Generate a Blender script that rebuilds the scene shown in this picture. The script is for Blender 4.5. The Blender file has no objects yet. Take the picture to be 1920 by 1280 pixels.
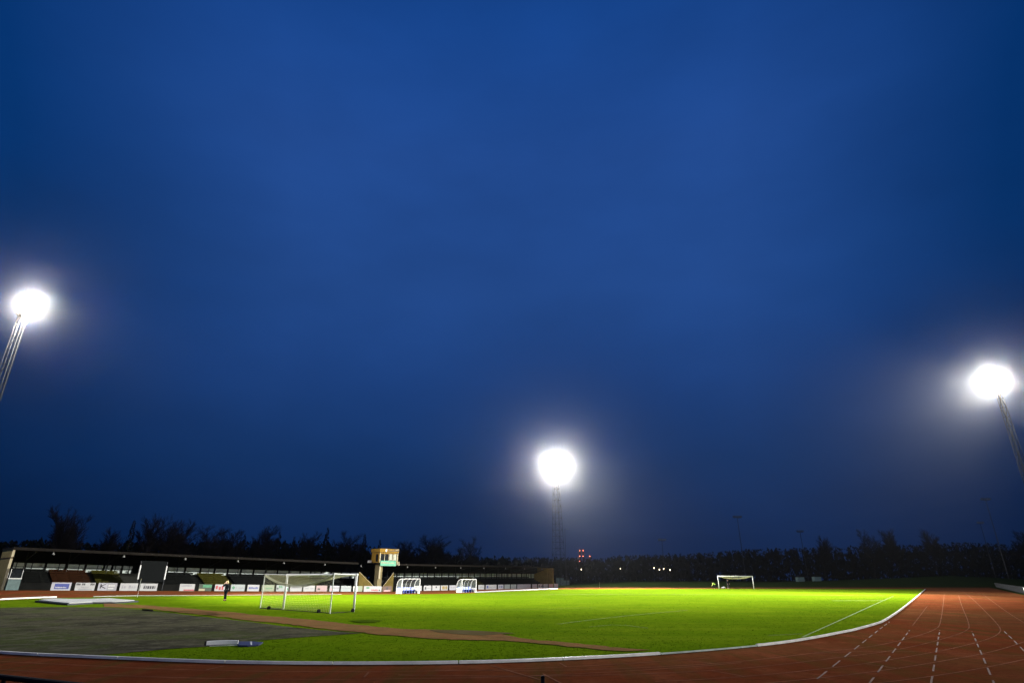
import bpy, bmesh, math, random
from mathutils import Vector, Matrix
random.seed(7)
R = math.radians
sc = bpy.context.scene
COL = sc.collection

# ------------------------------------------------------------------ camera
F_PX, PITCH, CAM_H = 1090.0, math.atan(441 / 1090.0), 2.3
cam_d = bpy.data.cameras.new('camera')
cam_d.sensor_fit = 'HORIZONTAL'
cam_d.angle = 2 * math.atan(960 / F_PX)
cam_d.clip_start, cam_d.clip_end = 0.1, 3000
cam = bpy.data.objects.new('camera', cam_d)
COL.objects.link(cam)
cam.location = (0, 0, CAM_H)
cam.rotation_euler = (math.pi / 2 + PITCH, 0, 0)
sc.camera = cam

# ------------------------------------------------------------------ render settings
sc.view_settings.view_transform = 'Standard'
sc.view_settings.look = 'None'
sc.view_settings.exposure = 0
sc.view_settings.gamma = 1
sc.view_settings.use_curve_mapping = False
cy = sc.cycles
cy.max_bounces, cy.diffuse_bounces, cy.glossy_bounces = 4, 2, 2
cy.transmission_bounces, cy.transparent_max_bounces, cy.volume_bounces = 4, 8, 0
cy.sample_clamp_indirect = 4
cy.caustics_reflective = cy.caustics_refractive = False
cy.use_denoising = True

# ------------------------------------------------------------------ world: overcast dusk sky
world = bpy.data.worlds.new('World')
sc.world = world
world.use_nodes = True
wt = world.node_tree
wt.nodes.clear()
def wn(t, **k):
    n = wt.nodes.new(t)
    for a, b in k.items(): setattr(n, a, b)
    return n
def wl(a, b): wt.links.new(a, b)
w_out = wn('ShaderNodeOutputWorld'); w_bg = wn('ShaderNodeBackground'); w_tc = wn('ShaderNodeTexCoord')
w_sep = wn('ShaderNodeSeparateXYZ'); wl(w_tc.outputs['Generated'], w_sep.inputs[0])
w_ramp = wn('ShaderNodeValToRGB'); wl(w_sep.outputs['Z'], w_ramp.inputs[0])
el = w_ramp.color_ramp.elements
SKY = [(0.0, (.0028, .0165, .072)), (.05, (.0034, .019, .080)), (.10, (.0050, .0245, .098)), (.17, (.0062, .034, .134)), (.30, (.0110, .051, .205)),
       (.45, (.0168, .070, .272)), (.63, (.0172, .075, .305)), (.78, (.0090, .062, .280)), (1.0, (.004, .043, .20))]
el[0].position, el[0].color = SKY[0][0], (*SKY[0][1], 1)
el[1].position, el[1].color = SKY[-1][0], (*SKY[-1][1], 1)
for p_, c_ in SKY[1:-1]:
    e_ = el.new(p_); e_.color = (*c_, 1)
# thin dusk cloud: soft broad noise, stretched sideways
w_map = wn('ShaderNodeMapping'); w_map.inputs['Scale'].default_value = (1.3, 1.3, 3.2)
wl(w_tc.outputs['Generated'], w_map.inputs[0])
w_noi = wn('ShaderNodeTexNoise'); w_noi.inputs['Scale'].default_value = 2.3; w_noi.inputs['Detail'].default_value = 8
w_noi.inputs['Roughness'].default_value = .5
wl(w_map.outputs[0], w_noi.inputs['Vector'])
w_mr = wn('ShaderNodeMapRange'); wl(w_noi.outputs[0], w_mr.inputs[0])
for i_, v_ in enumerate((.3, .7, .84, 1.03)): w_mr.inputs[i_ + 1].default_value = v_
# dusk sky brightest ahead; side darkening is partly lens vignetting put into the colour
w_lr = wn('ShaderNodeMath', operation='MULTIPLY'); wl(w_sep.outputs['X'], w_lr.inputs[0]); wl(w_sep.outputs['X'], w_lr.inputs[1])
w_za = wn('ShaderNodeMath', operation='MULTIPLY_ADD'); wl(w_sep.outputs['Z'], w_za.inputs[0]); w_za.inputs[1].default_value = .4; w_za.inputs[2].default_value = .5
w_xz = wn('ShaderNodeMath', operation='MULTIPLY'); wl(w_lr.outputs[0], w_xz.inputs[0]); wl(w_za.outputs[0], w_xz.inputs[1])
w_lr2 = wn('ShaderNodeMapRange'); wl(w_xz.outputs[0], w_lr2.inputs[0])
for i_, v_ in enumerate((0.085, .275, 0.0, 1.0)): w_lr2.inputs[i_ + 1].default_value = v_
w_side = wn('ShaderNodeMix', data_type='RGBA'); wl(w_lr2.outputs[0], w_side.inputs[0])
w_side.inputs[6].default_value = (1, 1, 1, 1); w_side.inputs[7].default_value = (.10, .47, .55, 1)
w_tint = wn('ShaderNodeVectorMath', operation='MULTIPLY'); wl(w_ramp.outputs[0], w_tint.inputs[0]); wl(w_side.outputs[2], w_tint.inputs[1])
w_mix = wn('ShaderNodeVectorMath', operation='SCALE'); wl(w_tint.outputs[0], w_mix.inputs[0]); wl(w_mr.outputs[0], w_mix.inputs['Scale'])
wl(w_mix.outputs[0], w_bg.inputs[0]); w_bg.inputs[1].default_value = 1.0
# a trace of twilight from a sun already below the horizon behind the camera
w_sky = wn('ShaderNodeTexSky'); w_sky.sky_type = 'NISHITA'; w_sky.sun_disc = False
w_sky.sun_elevation = R(-5); w_sky.sun_rotation = R(190)
w_bg2 = wn('ShaderNodeBackground'); wl(w_sky.outputs[0], w_bg2.inputs[0]); w_bg2.inputs[1].default_value = 0.05
w_add = wn('ShaderNodeAddShader'); wl(w_bg.outputs[0], w_add.inputs[0]); wl(w_bg2.outputs[0], w_add.inputs[1])
wl(w_add.outputs[0], w_out.inputs[0])

LENS_RADIANCE = 1900.0      # one floodlight lens
SPOT_W = 1.35e6          # beam of one mast
HAZE_DENSITY, HAZE_G = 4.0e-4, 0.9875

# ------------------------------------------------------------------ helpers
CP, SP = math.cos(PITCH), math.sin(PITCH)
D = Vector((.655, .7557)).normalized(); N = Vector((D.y, -D.x)); L0 = Vector((-52.0, 71.0))

def sstep(x):
    x = max(0.0, min(1.0, x)); return x * x * (3 - 2 * x)
def gz(x, y):
    """the ground rises gently towards the near end of the grandstand"""
    v = Vector((x, y)) - L0
    return .88 * max(0.0, min(1.12, 1 - v.dot(D) / 46)) * sstep(1 - v.dot(N) / 34)
def ray(px, py):
    u = 640 - py
    return Vector((px - 960, F_PX * CP - u * SP, F_PX * SP + u * CP))
def at(px, py, Y):
    r = ray(px, py); r = r * (Y / r.y); return Vector((r.x, r.y, r.z + CAM_H))
def gnd(px, py):
    """the point of the ground seen at a pixel of the photograph"""
    r = ray(px, py); r = r / r.y
    lo, hi = 3.0, 3.0
    while hi < 700:
        hi += .5
        if CAM_H + r.z * hi <= gz(r.x * hi, hi): break
        lo = hi
    for _ in range(30):
        m = (lo + hi) / 2
        if CAM_H + r.z * m <= gz(r.x * m, m): hi = m
        else: lo = m
    return Vector((r.x * hi, hi))
def online(px, q):
    """distance along the stand at which the line q metres in front of the boards shows at column px (low down)"""
    r = ray(px, 1095); A = L0 + N * q
    det = D.x * (-r.y) - D.y * (-r.x)
    return ((-A.x) * (-r.y) - (-A.y) * (-r.x)) / det
def SW(s, q, z=0.0):
    p = L0 + D * s + N * q
    b = .88 * max(0.0, min(1.12, 1 - s / 46))
    return Vector((p.x, p.y, z + b))

class MB:
    def __init__(s): s.v, s.f, s.m = [], [], []
    def face(s, pts, mi=0):
        n = len(s.v); s.v += [tuple(p) for p in pts]; s.f.append(list(range(n, n + len(pts)))); s.m.append(mi)
    def hexa(s, p, mi=0):
        n = len(s.v); s.v += [tuple(q) for q in p]
        for q in ((3, 2, 1, 0), (4, 5, 6, 7), (0, 1, 5, 4), (1, 2, 6, 5), (2, 3, 7, 6), (3, 0, 4, 7)):
            s.f.append([n + i for i in q]); s.m.append(mi)
    def box(s, c, d, rz=0, mi=0):
        cx, cy_, cz = c; x, y, z = d[0] / 2, d[1] / 2, d[2] / 2
        ca, sa = math.cos(rz), math.sin(rz)
        s.hexa([(cx + a * ca - b * sa, cy_ + a * sa + b * ca, cz + e) for e in (-z, z) for a, b in ((-x, -y), (x, -y), (x, y), (-x, y))], mi)
    def sbox(s, s0, s1, q0, q1, z0, z1, mi=0):
        """box in grandstand coordinates, following the slope of the ground"""
        s.hexa([SW(a, b, z) for z in (z0, z1) for a, b in ((s0, q0), (s0, q1), (s1, q1), (s1, q0))][:], mi)
    def tube(s, a, b, r0, r1=None, n=6, mi=0, cap=True):
        a, b = Vector(a), Vector(b); r1 = r0 if r1 is None else r1
        d = (b - a)
        if d.length < 1e-6: return
        d.normalize(); t = Vector((0, 0, 1)) if abs(d.z) < .9 else Vector((1, 0, 0))
        u = d.cross(t).normalized(); w = d.cross(u)
        k = len(s.v)
        for c, r in ((a, r0), (b, r1)):
            for i in range(n):
                an = 2 * math.pi * i / n
                s.v.append(tuple(c + (u * math.cos(an) + w * math.sin(an)) * r))
        for i in range(n):
            j = (i + 1) % n; s.f.append([k + i, k + j, k + n + j, k + n + i]); s.m.append(mi)
        if cap:
            s.f.append([k + i for i in range(n)][::-1]); s.m.append(mi)
            s.f.append([k + n + i for i in range(n)]); s.m.append(mi)
    def path(s, pts, r, n=6, mi=0):
        for a, b in zip(pts, pts[1:]): s.tube(a, b, r, r, n, mi)
    def build(s, name, mats, parent=None, smooth=False):
        me = bpy.data.meshes.new(name); me.from_pydata(s.v, [], s.f)
        for m in (mats if isinstance(mats, (list, tuple)) else [mats]): me.materials.append(m)
        for p, i in zip(me.polygons, s.m): p.material_index = i; p.use_smooth = smooth
        bm = bmesh.new(); bm.from_mesh(me); bmesh.ops.recalc_face_normals(bm, faces=bm.faces); bm.to_mesh(me); bm.free()
        o = bpy.data.objects.new(name, me); COL.objects.link(o)
        if parent: adopt(o, parent)
        return o
def adopt(o, parent):
    o.parent = parent
    o.matrix_parent_inverse = Matrix.LocRotScale(parent.location, parent.rotation_euler, parent.scale).inverted()
def tag(o, label=None, cat=None, group=None, kind=None):
    if label: o['label'] = label
    if cat: o['category'] = cat
    if group: o['group'] = group
    if kind: o['kind'] = kind
    return o
def thing(name, loc, label, cat, group=None):
    o = bpy.data.objects.new(name, None); COL.objects.link(o); o.location = loc; o.empty_display_size = .3
    return tag(o, label, cat, group)

# ------------------------------------------------------------------ materials
def mat(name, col, rough=.7, metal=0, var=.18, scale=3.0, bump=0.0, bscale=40.0, spec=.5, detail=6, col2=None, sheen=0):
    m = bpy.data.materials.new(name); m.use_nodes = True
    nt = m.node_tree; b = nt.nodes['Principled BSDF']
    b.inputs['Roughness'].default_value = rough; b.inputs['Metallic'].default_value = metal
    b.inputs['Specular IOR Level'].default_value = spec
    tc = nt.nodes.new('ShaderNodeTexCoord')
    no = nt.nodes.new('ShaderNodeTexNoise'); no.inputs['Scale'].default_value = scale; no.inputs['Detail'].default_value = detail
    no.inputs['Roughness'].default_value = .62
    nt.links.new(tc.outputs['Object'], no.inputs['Vector'])
    mx = nt.nodes.new('ShaderNodeMix'); mx.data_type = 'RGBA'
    mr = nt.nodes.new('ShaderNodeMapRange'); nt.links.new(no.outputs[0], mr.inputs[0])
    mr.inputs[1].default_value, mr.inputs[2].default_value = .3, .7
    nt.links.new(mr.outputs[0], mx.inputs[0])
    c2 = col2 or tuple(c * (1 + var) for c in col); c1 = col if col2 else tuple(c * (1 - var) for c in col)
    mx.inputs[6].default_value = (*c1, 1); mx.inputs[7].default_value = (*c2, 1)
    nt.links.new(mx.outputs[2], b.inputs['Base Color'])
    if bump:
        n2 = nt.nodes.new('ShaderNodeTexNoise'); n2.inputs['Scale'].default_value = bscale; n2.inputs['Detail'].default_value = 4
        nt.links.new(tc.outputs['Object'], n2.inputs['Vector'])
        bp = nt.nodes.new('ShaderNodeBump'); bp.inputs['Strength'].default_value = bump; bp.inputs['Distance'].default_value = .02
        nt.links.new(n2.outputs[0], bp.inputs['Height']); nt.links.new(bp.outputs[0], b.inputs['Normal'])
    return m
def emis(name, col, st):
    m = bpy.data.materials.new(name); m.use_nodes = True
    b = m.node_tree.nodes['Principled BSDF']
    b.inputs['Base Color'].default_value = (.8, .8, .8, 1)
    b.inputs['Emission Color'].default_value = (*col, 1); b.inputs['Emission Strength'].default_value = st
    return m

def layered(name, base, layers, rough=.85, spec=.2, bump=.3, bscale=30):
    """base colour with several noise layers (colour, scale, low, high, stretch) mixed in turn: wear, moss, stripes"""
    m = bpy.data.materials.new(name); m.use_nodes = True
    nt = m.node_tree; b = nt.nodes['Principled BSDF']
    b.inputs['Roughness'].default_value = rough; b.inputs['Specular IOR Level'].default_value = spec
    tc = nt.nodes.new('ShaderNodeTexCoord'); last = None
    for i, (col, scale, lo, hi, st, amt) in enumerate(layers):
        mp = nt.nodes.new('ShaderNodeMapping'); mp.inputs['Scale'].default_value = st[:3]
        mp.inputs['Rotation'].default_value = (0, 0, st[3] if len(st) > 3 else 0); mp.inputs['Location'].default_value = (i * 7.3, i * 3.1, 0)
        nt.links.new(tc.outputs['Object'], mp.inputs[0])
        no = nt.nodes.new('ShaderNodeTexNoise'); no.inputs['Scale'].default_value = scale; no.inputs['Detail'].default_value = 7
        no.inputs['Roughness'].default_value = .65
        nt.links.new(mp.outputs[0], no.inputs['Vector'])
        mr = nt.nodes.new('ShaderNodeMapRange'); nt.links.new(no.outputs[0], mr.inputs[0])
        mr.inputs[1].default_value, mr.inputs[2].default_value, mr.inputs[3].default_value, mr.inputs[4].default_value = lo, hi, 0, amt
        mx = nt.nodes.new('ShaderNodeMix'); mx.data_type = 'RGBA'; nt.links.new(mr.outputs[0], mx.inputs[0])
        if last is None: mx.inputs[6].default_value = (*base, 1)
        else: nt.links.new(last, mx.inputs[6])
        mx.inputs[7].default_value = (*col, 1); last = mx.outputs[2]
    nt.links.new(last, b.inputs['Base Color'])
    n2 = nt.nodes.new('ShaderNodeTexNoise'); n2.inputs['Scale'].default_value = bscale; n2.inputs['Detail'].default_value = 5
    nt.links.new(tc.outputs['Object'], n2.inputs['Vector'])
    bp = nt.nodes.new('ShaderNodeBump'); bp.inputs['Strength'].default_value = bump; bp.inputs['Distance'].default_value = .03
    nt.links.new(n2.outputs[0], bp.inputs['Height']); nt.links.new(bp.outputs[0], b.inputs['Normal'])
    return m

UANG = math.atan2(.81, .586)
M = {}
M['grass'] = layered('pitch_grass', (.090, .155, .003), [
    ((.072, .128, .003), .05, .4, .62, (1, 1, 1), .8),
    ((.128, .185, .005), .22, .45, .7, (1, 1, 1), .75),
    ((.054, .098, .003), 1.5, .5, .72, (1, 1, 1), .7),
    ((.145, .195, .008), .10, .52, .68, (.5, 3.2, 1, -UANG), .55),
    ((.044, .080, .003), 9.0, .5, .75, (1, 1, 1), .6)], rough=1, spec=0.0, bump=.7, bscale=14)
M['rough'] = layered('rough_grass', (.018, .030, .006), [
    ((.010, .019, .005), .3, .4, .65, (1, 1, 1), .9), ((.028, .032, .010), 2.0, .5, .7, (1, 1, 1), .6)], rough=1, spec=0, bump=.8, bscale=8)
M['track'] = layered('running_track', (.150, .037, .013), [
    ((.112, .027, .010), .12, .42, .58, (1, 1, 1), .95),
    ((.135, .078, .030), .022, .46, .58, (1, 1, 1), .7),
    ((.180, .055, .022), .5, .5, .64, (1, 1, 1), .85),
    ((.085, .045, .012), .35, .48, .64, (3.0, .30, 1, -UANG), .9),
    ((.090, .024, .009), 4.0, .5, .66, (1, 1, 1), .75),
    ((.18, .065, .028), 22.0, .54, .70, (1, 1, 1), .6)], rough=.9, spec=0.0, bump=.35, bscale=60)
M['gravel'] = layered('gravel_sector', (.072, .068, .038), [
    ((.030, .029, .018), .28, .46, .56, (1, 1, 1), .9),
    ((.058, .074, .018), .13, .48, .58, (1, 1, 1), .9),
    ((.11, .10, .065), 1.1, .50, .62, (1, 1, 1), .8),
    ((.032, .030, .02), 3.5, .50, .66, (1, 1, 1), .7),
    ((.13, .12, .085), 14.0, .52, .66, (1, 1, 1), .6),
    ((.04, .038, .03), 30.0, .5, .65, (1, 1, 1), .6)], rough=1, spec=0, bump=.8, bscale=16)
M['dirt'] = layered('cinder_dirt', (.200, .105, .040), [
    ((.135, .072, .030), .6, .42, .65, (1, 1, 1), .85),
    ((.115, .110, .030), 1.6, .5, .68, (1, 1, 1), .7),
    ((.25, .15, .07), 8.0, .52, .72, (1, 1, 1), .6)], rough=1, spec=0, bump=.6, bscale=18)
M['puddle'] = layered('wet_dirt', (.105, .082, .038), [((.085, .062, .022), .8, .4, .65, (1, 1, 1), .8)], rough=.9, spec=.0, bump=.3, bscale=9)
M['worn'] = layered('worn_grass', (.040, .070, .004), [((.065, .10, .006), .9, .4, .62, (1, 1, 1), .9)], rough=1, spec=0, bump=.6, bscale=12)
M['line'] = mat('line_paint', (.175, .085, .048), .8, var=.35, scale=1.2, spec=.2)
M['faintline'] = mat('worn_line_paint', (.205, .088, .048), .9, var=.4, scale=1.0, spec=0)
M['chalk_pale'] = mat('chalk_and_pale_band', (.115, .18, .022), .9, var=.35, scale=.8, spec=.1)
M['kerb'] = mat('kerb_white', (.72, .69, .60), .5, var=.22, scale=1.6)
M['kerbdark'] = mat('kerb_weathered', (.38, .42, .34), .6, var=.3, scale=2.0)
M['white'] = mat('white_paint', (.80, .79, .74), .4, var=.06, scale=4)
M['whitedull'] = mat('white_dull', (.62, .62, .58), .55, var=.15, scale=3)
M['panelgrey'] = mat('scuffed_panel', (.34, .34, .32), .6, var=.2, scale=3)
M['net'] = mat('net_cord', (.52, .50, .30), .8, var=.15)
M['black'] = mat('black_rubber', (.012, .012, .013), .6, var=.3, spec=.02)
M['steel'] = mat('galvanised_steel', (.030, .031, .031), .6, metal=0, var=.2, scale=6, spec=.02)
M['darksteel'] = mat('dark_steel', (.055, .057, .06), .55, metal=.3, var=.2, spec=.02)
M['housing'] = mat('lamp_housing', (.18, .18, .18), .5, metal=.4)
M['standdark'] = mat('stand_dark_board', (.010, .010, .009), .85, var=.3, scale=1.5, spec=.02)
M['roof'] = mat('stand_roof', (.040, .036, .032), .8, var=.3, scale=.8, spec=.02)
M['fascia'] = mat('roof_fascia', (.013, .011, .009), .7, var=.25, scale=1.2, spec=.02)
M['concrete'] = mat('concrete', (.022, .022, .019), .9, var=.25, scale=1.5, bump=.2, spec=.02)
M['concretelight'] = mat('grey_enamel', (.20, .20, .18), .7, var=.1)
M['wallyellow'] = mat('yellow_boards', (.31, .18, .030), .75, var=.14, scale=2.0, spec=.02)
M['gable'] = mat('gable_boards', (.46, .36, .15), .8, var=.15, scale=1.5, spec=.02)
M['ochre'] = mat('ochre_boards', (.34, .235, .060), .8, var=.2, scale=1.5, spec=.02)
M['pillar'] = mat('weathered_pillar', (.20, .165, .085), .85, var=.25, scale=1.2, spec=.02)
M['stairboard'] = mat('stair_boards', (.13, .095, .026), .85, var=.3, scale=1.2, spec=.02)
M['trim'] = mat('cream_trim', (.42, .36, .22), .7, var=.1)
M['band'] = mat('dark_band', (.10, .05, .018), .8)
M['green'] = mat('green_panel', (.09, .36, .21), .6, var=.15, scale=2.5)
M['pane'] = mat('pale_pane', (.38, .43, .40), .6, var=.22, scale=.9)
M['glassdark'] = mat('dark_glass', (.012, .014, .016), .12, var=.2)
M['curtain'] = mat('pale_curtain', (.42, .43, .34), .85, var=.15, scale=4)
M['seatdark'] = mat('dark_bench', (.006, .0065, .006), .7, var=.3, scale=2, spec=.02)
M['seatred'] = mat('brown_bench', (.026, .010, .004), .7, var=.3, scale=2, spec=.02)
M['seatgreen'] = mat('olive_bench', (.034, .032, .005), .7, var=.3, scale=2, spec=.02)
M['navy'] = mat('navy_tarp', (.025, .030, .085), .45, var=.3, scale=2)
M['blue'] = mat('blue_seat', (.022, .070, .42), .45, var=.15, scale=3)
M['screen'] = mat('dark_sheet', (.007, .008, .008), .6, var=.2, spec=.02)
M['teal'] = mat('teal_panel', (.10, .15, .14), .6, var=.25)
M['tarp'] = mat('white_tarp', (.46, .46, .42), .5, var=.12, scale=1.5, bump=.3, bscale=3)
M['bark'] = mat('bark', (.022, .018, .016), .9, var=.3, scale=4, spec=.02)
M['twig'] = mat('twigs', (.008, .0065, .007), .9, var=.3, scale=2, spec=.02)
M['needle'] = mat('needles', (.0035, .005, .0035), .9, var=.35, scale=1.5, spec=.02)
M['skin'] = mat('skin', (.62, .36, .25), .55, var=.06)
M['hair'] = mat('blond_hair', (.55, .40, .20), .7, var=.2)
M['hairdark'] = mat('dark_hair', (.05, .03, .02), .7)
M['cloth'] = mat('dark_cloth', (.010, .012, .016), .85, var=.3, spec=.02)
M['hivis'] = mat('hi_vis_cloth', (.55, .85, .10), .7, var=.08)
M['ink'] = mat('black_print', (.03, .03, .035), .6)
M['inkgrey'] = mat('grey_print', (.30, .30, .31), .6)
M['inkblue'] = mat('blue_print', (.05, .07, .26), .6)
M['inkred'] = mat('red_print', (.42, .06, .06), .6)
M['inkgreen'] = mat('green_print', (.06, .24, .11), .6)
M['inkpink'] = mat('pink_print', (.60, .32, .32), .6)
M['lens'] = emis('floodlight_lens', (1.0, .985, .93), LENS_RADIANCE)
M['lensfar'] = emis('floodlight_lens_far', (1.0, .985, .93), LENS_RADIANCE * 3.5)
M['lensdim'] = emis('floodlight_lens_dim', (1.0, .985, .93), LENS_RADIANCE * .2)
M['lampred'] = emis('red_warning_lamp', (1.0, .20, .09), 9)
M['lampwarm'] = emis('street_lamp_glow', (1.0, .80, .50), 8)

# clear polycarbonate for the dugouts
def clear(name, col, alpha):
    m = bpy.data.materials.new(name); m.use_nodes = True; nt = m.node_tree; b = nt.nodes['Principled BSDF']
    b.inputs['Base Color'].default_value = (*col, 1); b.inputs['Roughness'].default_value = .2; b.inputs['Alpha'].default_value = alpha
    return m
M['clear'] = clear('clear_sheet', (.40, .46, .44), .12)

# ------------------------------------------------------------------ ground sheets
def sheet(name, pts, off, material, label=None, cuts=True, thick=0):
    """flat outline draped over the ground (pts are x, y)"""
    bm = bmesh.new()
    vs = [bm.verts.new((p[0], p[1], 0)) for p in pts]
    bm.faces.new(vs)
    if cuts:
        xs = [p[0] for p in pts]; ys = [p[1] for p in pts]
        for a, lo, hi, rng in (('x', min(xs), max(xs), range(-118, 4, 3)), ('y', min(ys), max(ys), range(28, 150, 3))):
            for v in rng:
                if lo < v < hi:
                    no = (1, 0, 0) if a == 'x' else (0, 1, 0); co = (v, 0, 0) if a == 'x' else (0, v, 0)
                    bmesh.ops.bisect_plane(bm, geom=bm.verts[:] + bm.edges[:] + bm.faces[:], plane_co=co, plane_no=no, dist=1e-5)
    bmesh.ops.triangulate(bm, faces=bm.faces[:])
    for v in bm.verts: v.co.z = gz(v.co.x, v.co.y) + off
    bmesh.ops.recalc_face_normals(bm, faces=bm.faces[:])
    if sum(f.normal.z for f in bm.faces) < 0: bmesh.ops.reverse_faces(bm, faces=bm.faces[:])
    me = bpy.data.meshes.new(name); bm.to_mesh(me); bm.free(); me.materials.append(material)
    o = bpy.data.objects.new(name, me); COL.objects.link(o); o['kind'] = 'structure'
    return o
def smooth_line(pts, k=3):
    """Chaikin smoothing of an open polyline of 2-d points"""
    pts = [Vector(p) for p in pts]
    for _ in range(k):
        q = [pts[0]]
        for a, b in zip(pts, pts[1:]): q += [a * .75 + b * .25, a * .25 + b * .75]
        pts = q + [pts[-1]]
    return pts
def ribbon(mb, pts, w, off, mi=0):
    """thin strip along a 2-d polyline lying on the ground"""
    pts = [Vector(p[:2]) for p in pts]
    L, Rr = [], []
    for i, p in enumerate(pts):
        d = (pts[min(i + 1, len(pts) - 1)] - pts[max(i - 1, 0)]); d.normalize(); n = Vector((-d.y, d.x)) * (w / 2)
        L.append(p + n); Rr.append(p - n)
    for i in range(len(pts) - 1):
        mb.face([(*q, gz(*q) + off) for q in (Rr[i], Rr[i + 1], L[i + 1], L[i])], mi)
def resample(pts, step):
    out = [Vector(pts[0])]; acc = 0
    for a, b in zip(pts, pts[1:]):
        a, b = Vector(a), Vector(b); n = max(1, int((b - a).length / step))
        for i in range(1, n + 1): out.append(a.lerp(b, i / n))
    return out

big = [(math.cos(2 * math.pi * i / 72) * 430, 60 + math.sin(2 * math.pi * i / 72) * 430) for i in range(72)]
sheet('ground', big, 0.0, M['rough'])

NEAR = [(-420, 1190), (-200, 1211), (0, 1227), (200, 1236), (400, 1244.5), (600, 1247.5), (800, 1246.5), (960, 1243), (1110, 1236), (1253, 1227.5), (1410, 1214),
        (1500, 1203), (1600, 1183), (1640, 1172), (1660, 1165), (1700, 1136), (1735, 1104.5)]
near_w = [gnd(*p) for p in NEAR]
near_s = smooth_line(near_w[:13], 2) + smooth_line(near_w[12:], 2)[1:]
FARL = [(1725, 1103.6), (1500, 1103.4), (1300, 1103.4), (1150, 1103.6), (1046, 1104.5), (960, 1108), (890, 1111.5), (800, 1113.5), (700, 1114), (600, 1115), (500, 1116),
        (390, 1117), (257, 1117.5), (180, 1119.5), (105, 1121), (0, 1126), (-120, 1131)]
far_w = [gnd(*p) for p in FARL]
left_w = [gnd(-420, 1142), gnd(-620, 1152)]
infield = near_s + far_w + left_w
# the track runs right round; its outer edge
RT = Vector((.566, .824)); RNn = Vector((.824, -.566))
o1 = Vector((72.6, 90.6)); o0 = o1 - RT * 64
track_out = [o1 + RT * 92, (110, 190), (70, 146.5), (11.5, 146.5)]
track_out = [tuple(o0), tuple(o1), tuple(o1 + RT * 72), (118, 155), (96, 152), (40, 147.0), (11.5, 145.8)]
for s_ in (96, 80, 60, 46, 30, 15, 0, -10, -22): track_out.append(tuple((L0 + D * s_ + N * .15)))
track_out += [(-78, 46), (-86, 30), (-80, 5), (-30, 2), (0, 2), (22, 6)]
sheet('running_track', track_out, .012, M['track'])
sheet('grass_field', [tuple(p) for p in infield], .026, M['grass'])

# shot-put landing sector, cinder strip, worn patches
sec_px = [(-420, 1150), (-150, 1143), (0, 1139.5), (120, 1138), (200, 1139), (270, 1143), (330, 1151), (420, 1161), (520, 1173), (600, 1182), (672, 1188),
          (600, 1193.5), (520, 1199), (440, 1207), (385, 1213), (300, 1219), (220, 1226), (140, 1231.0), (60, 1229), (0, 1225.8), (-420, 1189)]
def wob(pts, a):
    rr = random.Random(3); q = resample([gnd(*p) for p in pts], .35); b = Vector((0, 0)); out = []
    for p in q:
        b = b * .8 + Vector((rr.uniform(-a, a), rr.uniform(-a, a))) * .9
        out.append(tuple(p + b + Vector((rr.uniform(-a, a), rr.uniform(-a, a))) * .5))
    return out
SEC = wob(sec_px, .07)
sheet('gravel_area', SEC, .040, M['gravel'])
strip_top = [(195, 1131), (262, 1134.5), (340, 1140), (430, 1148), (520, 1157), (600, 1165), (640, 1169), (700, 1176), (760, 1181), (806, 1181.5), (870, 1185), (930, 1189),
             (1000, 1200), (1100, 1210), (1210, 1221)]
strip_bot = [(1180, 1223), (1120, 1219), (1060, 1213), (980, 1205.5), (900, 1202), (830, 1200), (760, 1195), (700, 1189.5), (640, 1183), (600, 1178.5), (500, 1167), (420, 1158), (330, 1148), (270, 1141), (195, 1137.5)]
STRIP = wob(strip_top, .12) + wob(strip_bot, .12)
sheet('cinder_path', STRIP, .050, M['dirt'])
sheet('worn_patch', wob([(806, 1183), (850, 1182.5), (900, 1184.5), (965, 1189), (940, 1190.5), (900, 1193), (860, 1191), (820, 1187.5)], .05), .060, M['puddle'])
sheet('worn_patch', wob([(655, 1165), (690, 1162.5), (718, 1164.5), (700, 1168), (672, 1168.5)], .08), .060, M['worn'])
sheet('wet_strip', wob([(892, 1110.9), (960, 1107.3), (1046, 1103.6), (1046, 1102.7), (960, 1105.5), (892, 1108.6)], .02), .036, M['panelgrey'])

# painted markings, and two pale bands across the grass
def pxline(pts, k=2): return smooth_line([gnd(*p) for p in pts], k)
mk = MB(); cs = 4.3636
def T(*pts): return [(1480 + x / cs, 1090 + y / cs) for x, y in pts]
LANES = [
    T((1395, 60), (1500, 140), (1620, 260), (1735, 380), (1722, 425), (1650, 465), (1500, 510), (1280, 562), (1000, 612), (600, 680), (0, 748), (-600, 800), (-1100, 822)),
    T((1268, 100), (1262, 160), (1240, 350), (1200, 392), (1080, 438), (880, 492), (640, 540), (300, 575), (0, 612), (-500, 668), (-1200, 710), (-2000, 737), (-2900, 728)),
    T((1385, 110), (1410, 200), (1484, 365), (1450, 405), (1330, 450), (1080, 520), (800, 575), (500, 612), (0, 675), (-500, 725), (-1300, 765), (-2200, 780), (-3200, 768)),
    T((2000, 380), (1840, 290), (1700, 190), (1580, 100)),
    T((2060, 455), (1920, 495), (1760, 550), (1570, 597), (1240, 655), (900, 712), (500, 765), (0, 820), (-400, 850)),
    T((2060, 615), (1920, 640), (1620, 705), (1200, 775), (780, 829), (500, 860)),
    T((200, 592), (700, 568), (1200, 580), (1570, 600), (1920, 608), (2060, 612)),
    T((0, 818), (0, 818)),
]
for ln in LANES[:7]: ribbon(mk, pxline(ln, 3), .05, .020, 1)
DASH = [T((230, 800), (690, 430), (820, 330)), T((640, 860), (985, 400)), T((1160, 850), (1232, 400)), T((1700, 890), (1495, 410)), T((1990, 640), (1850, 495), (1750, 400))]
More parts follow.
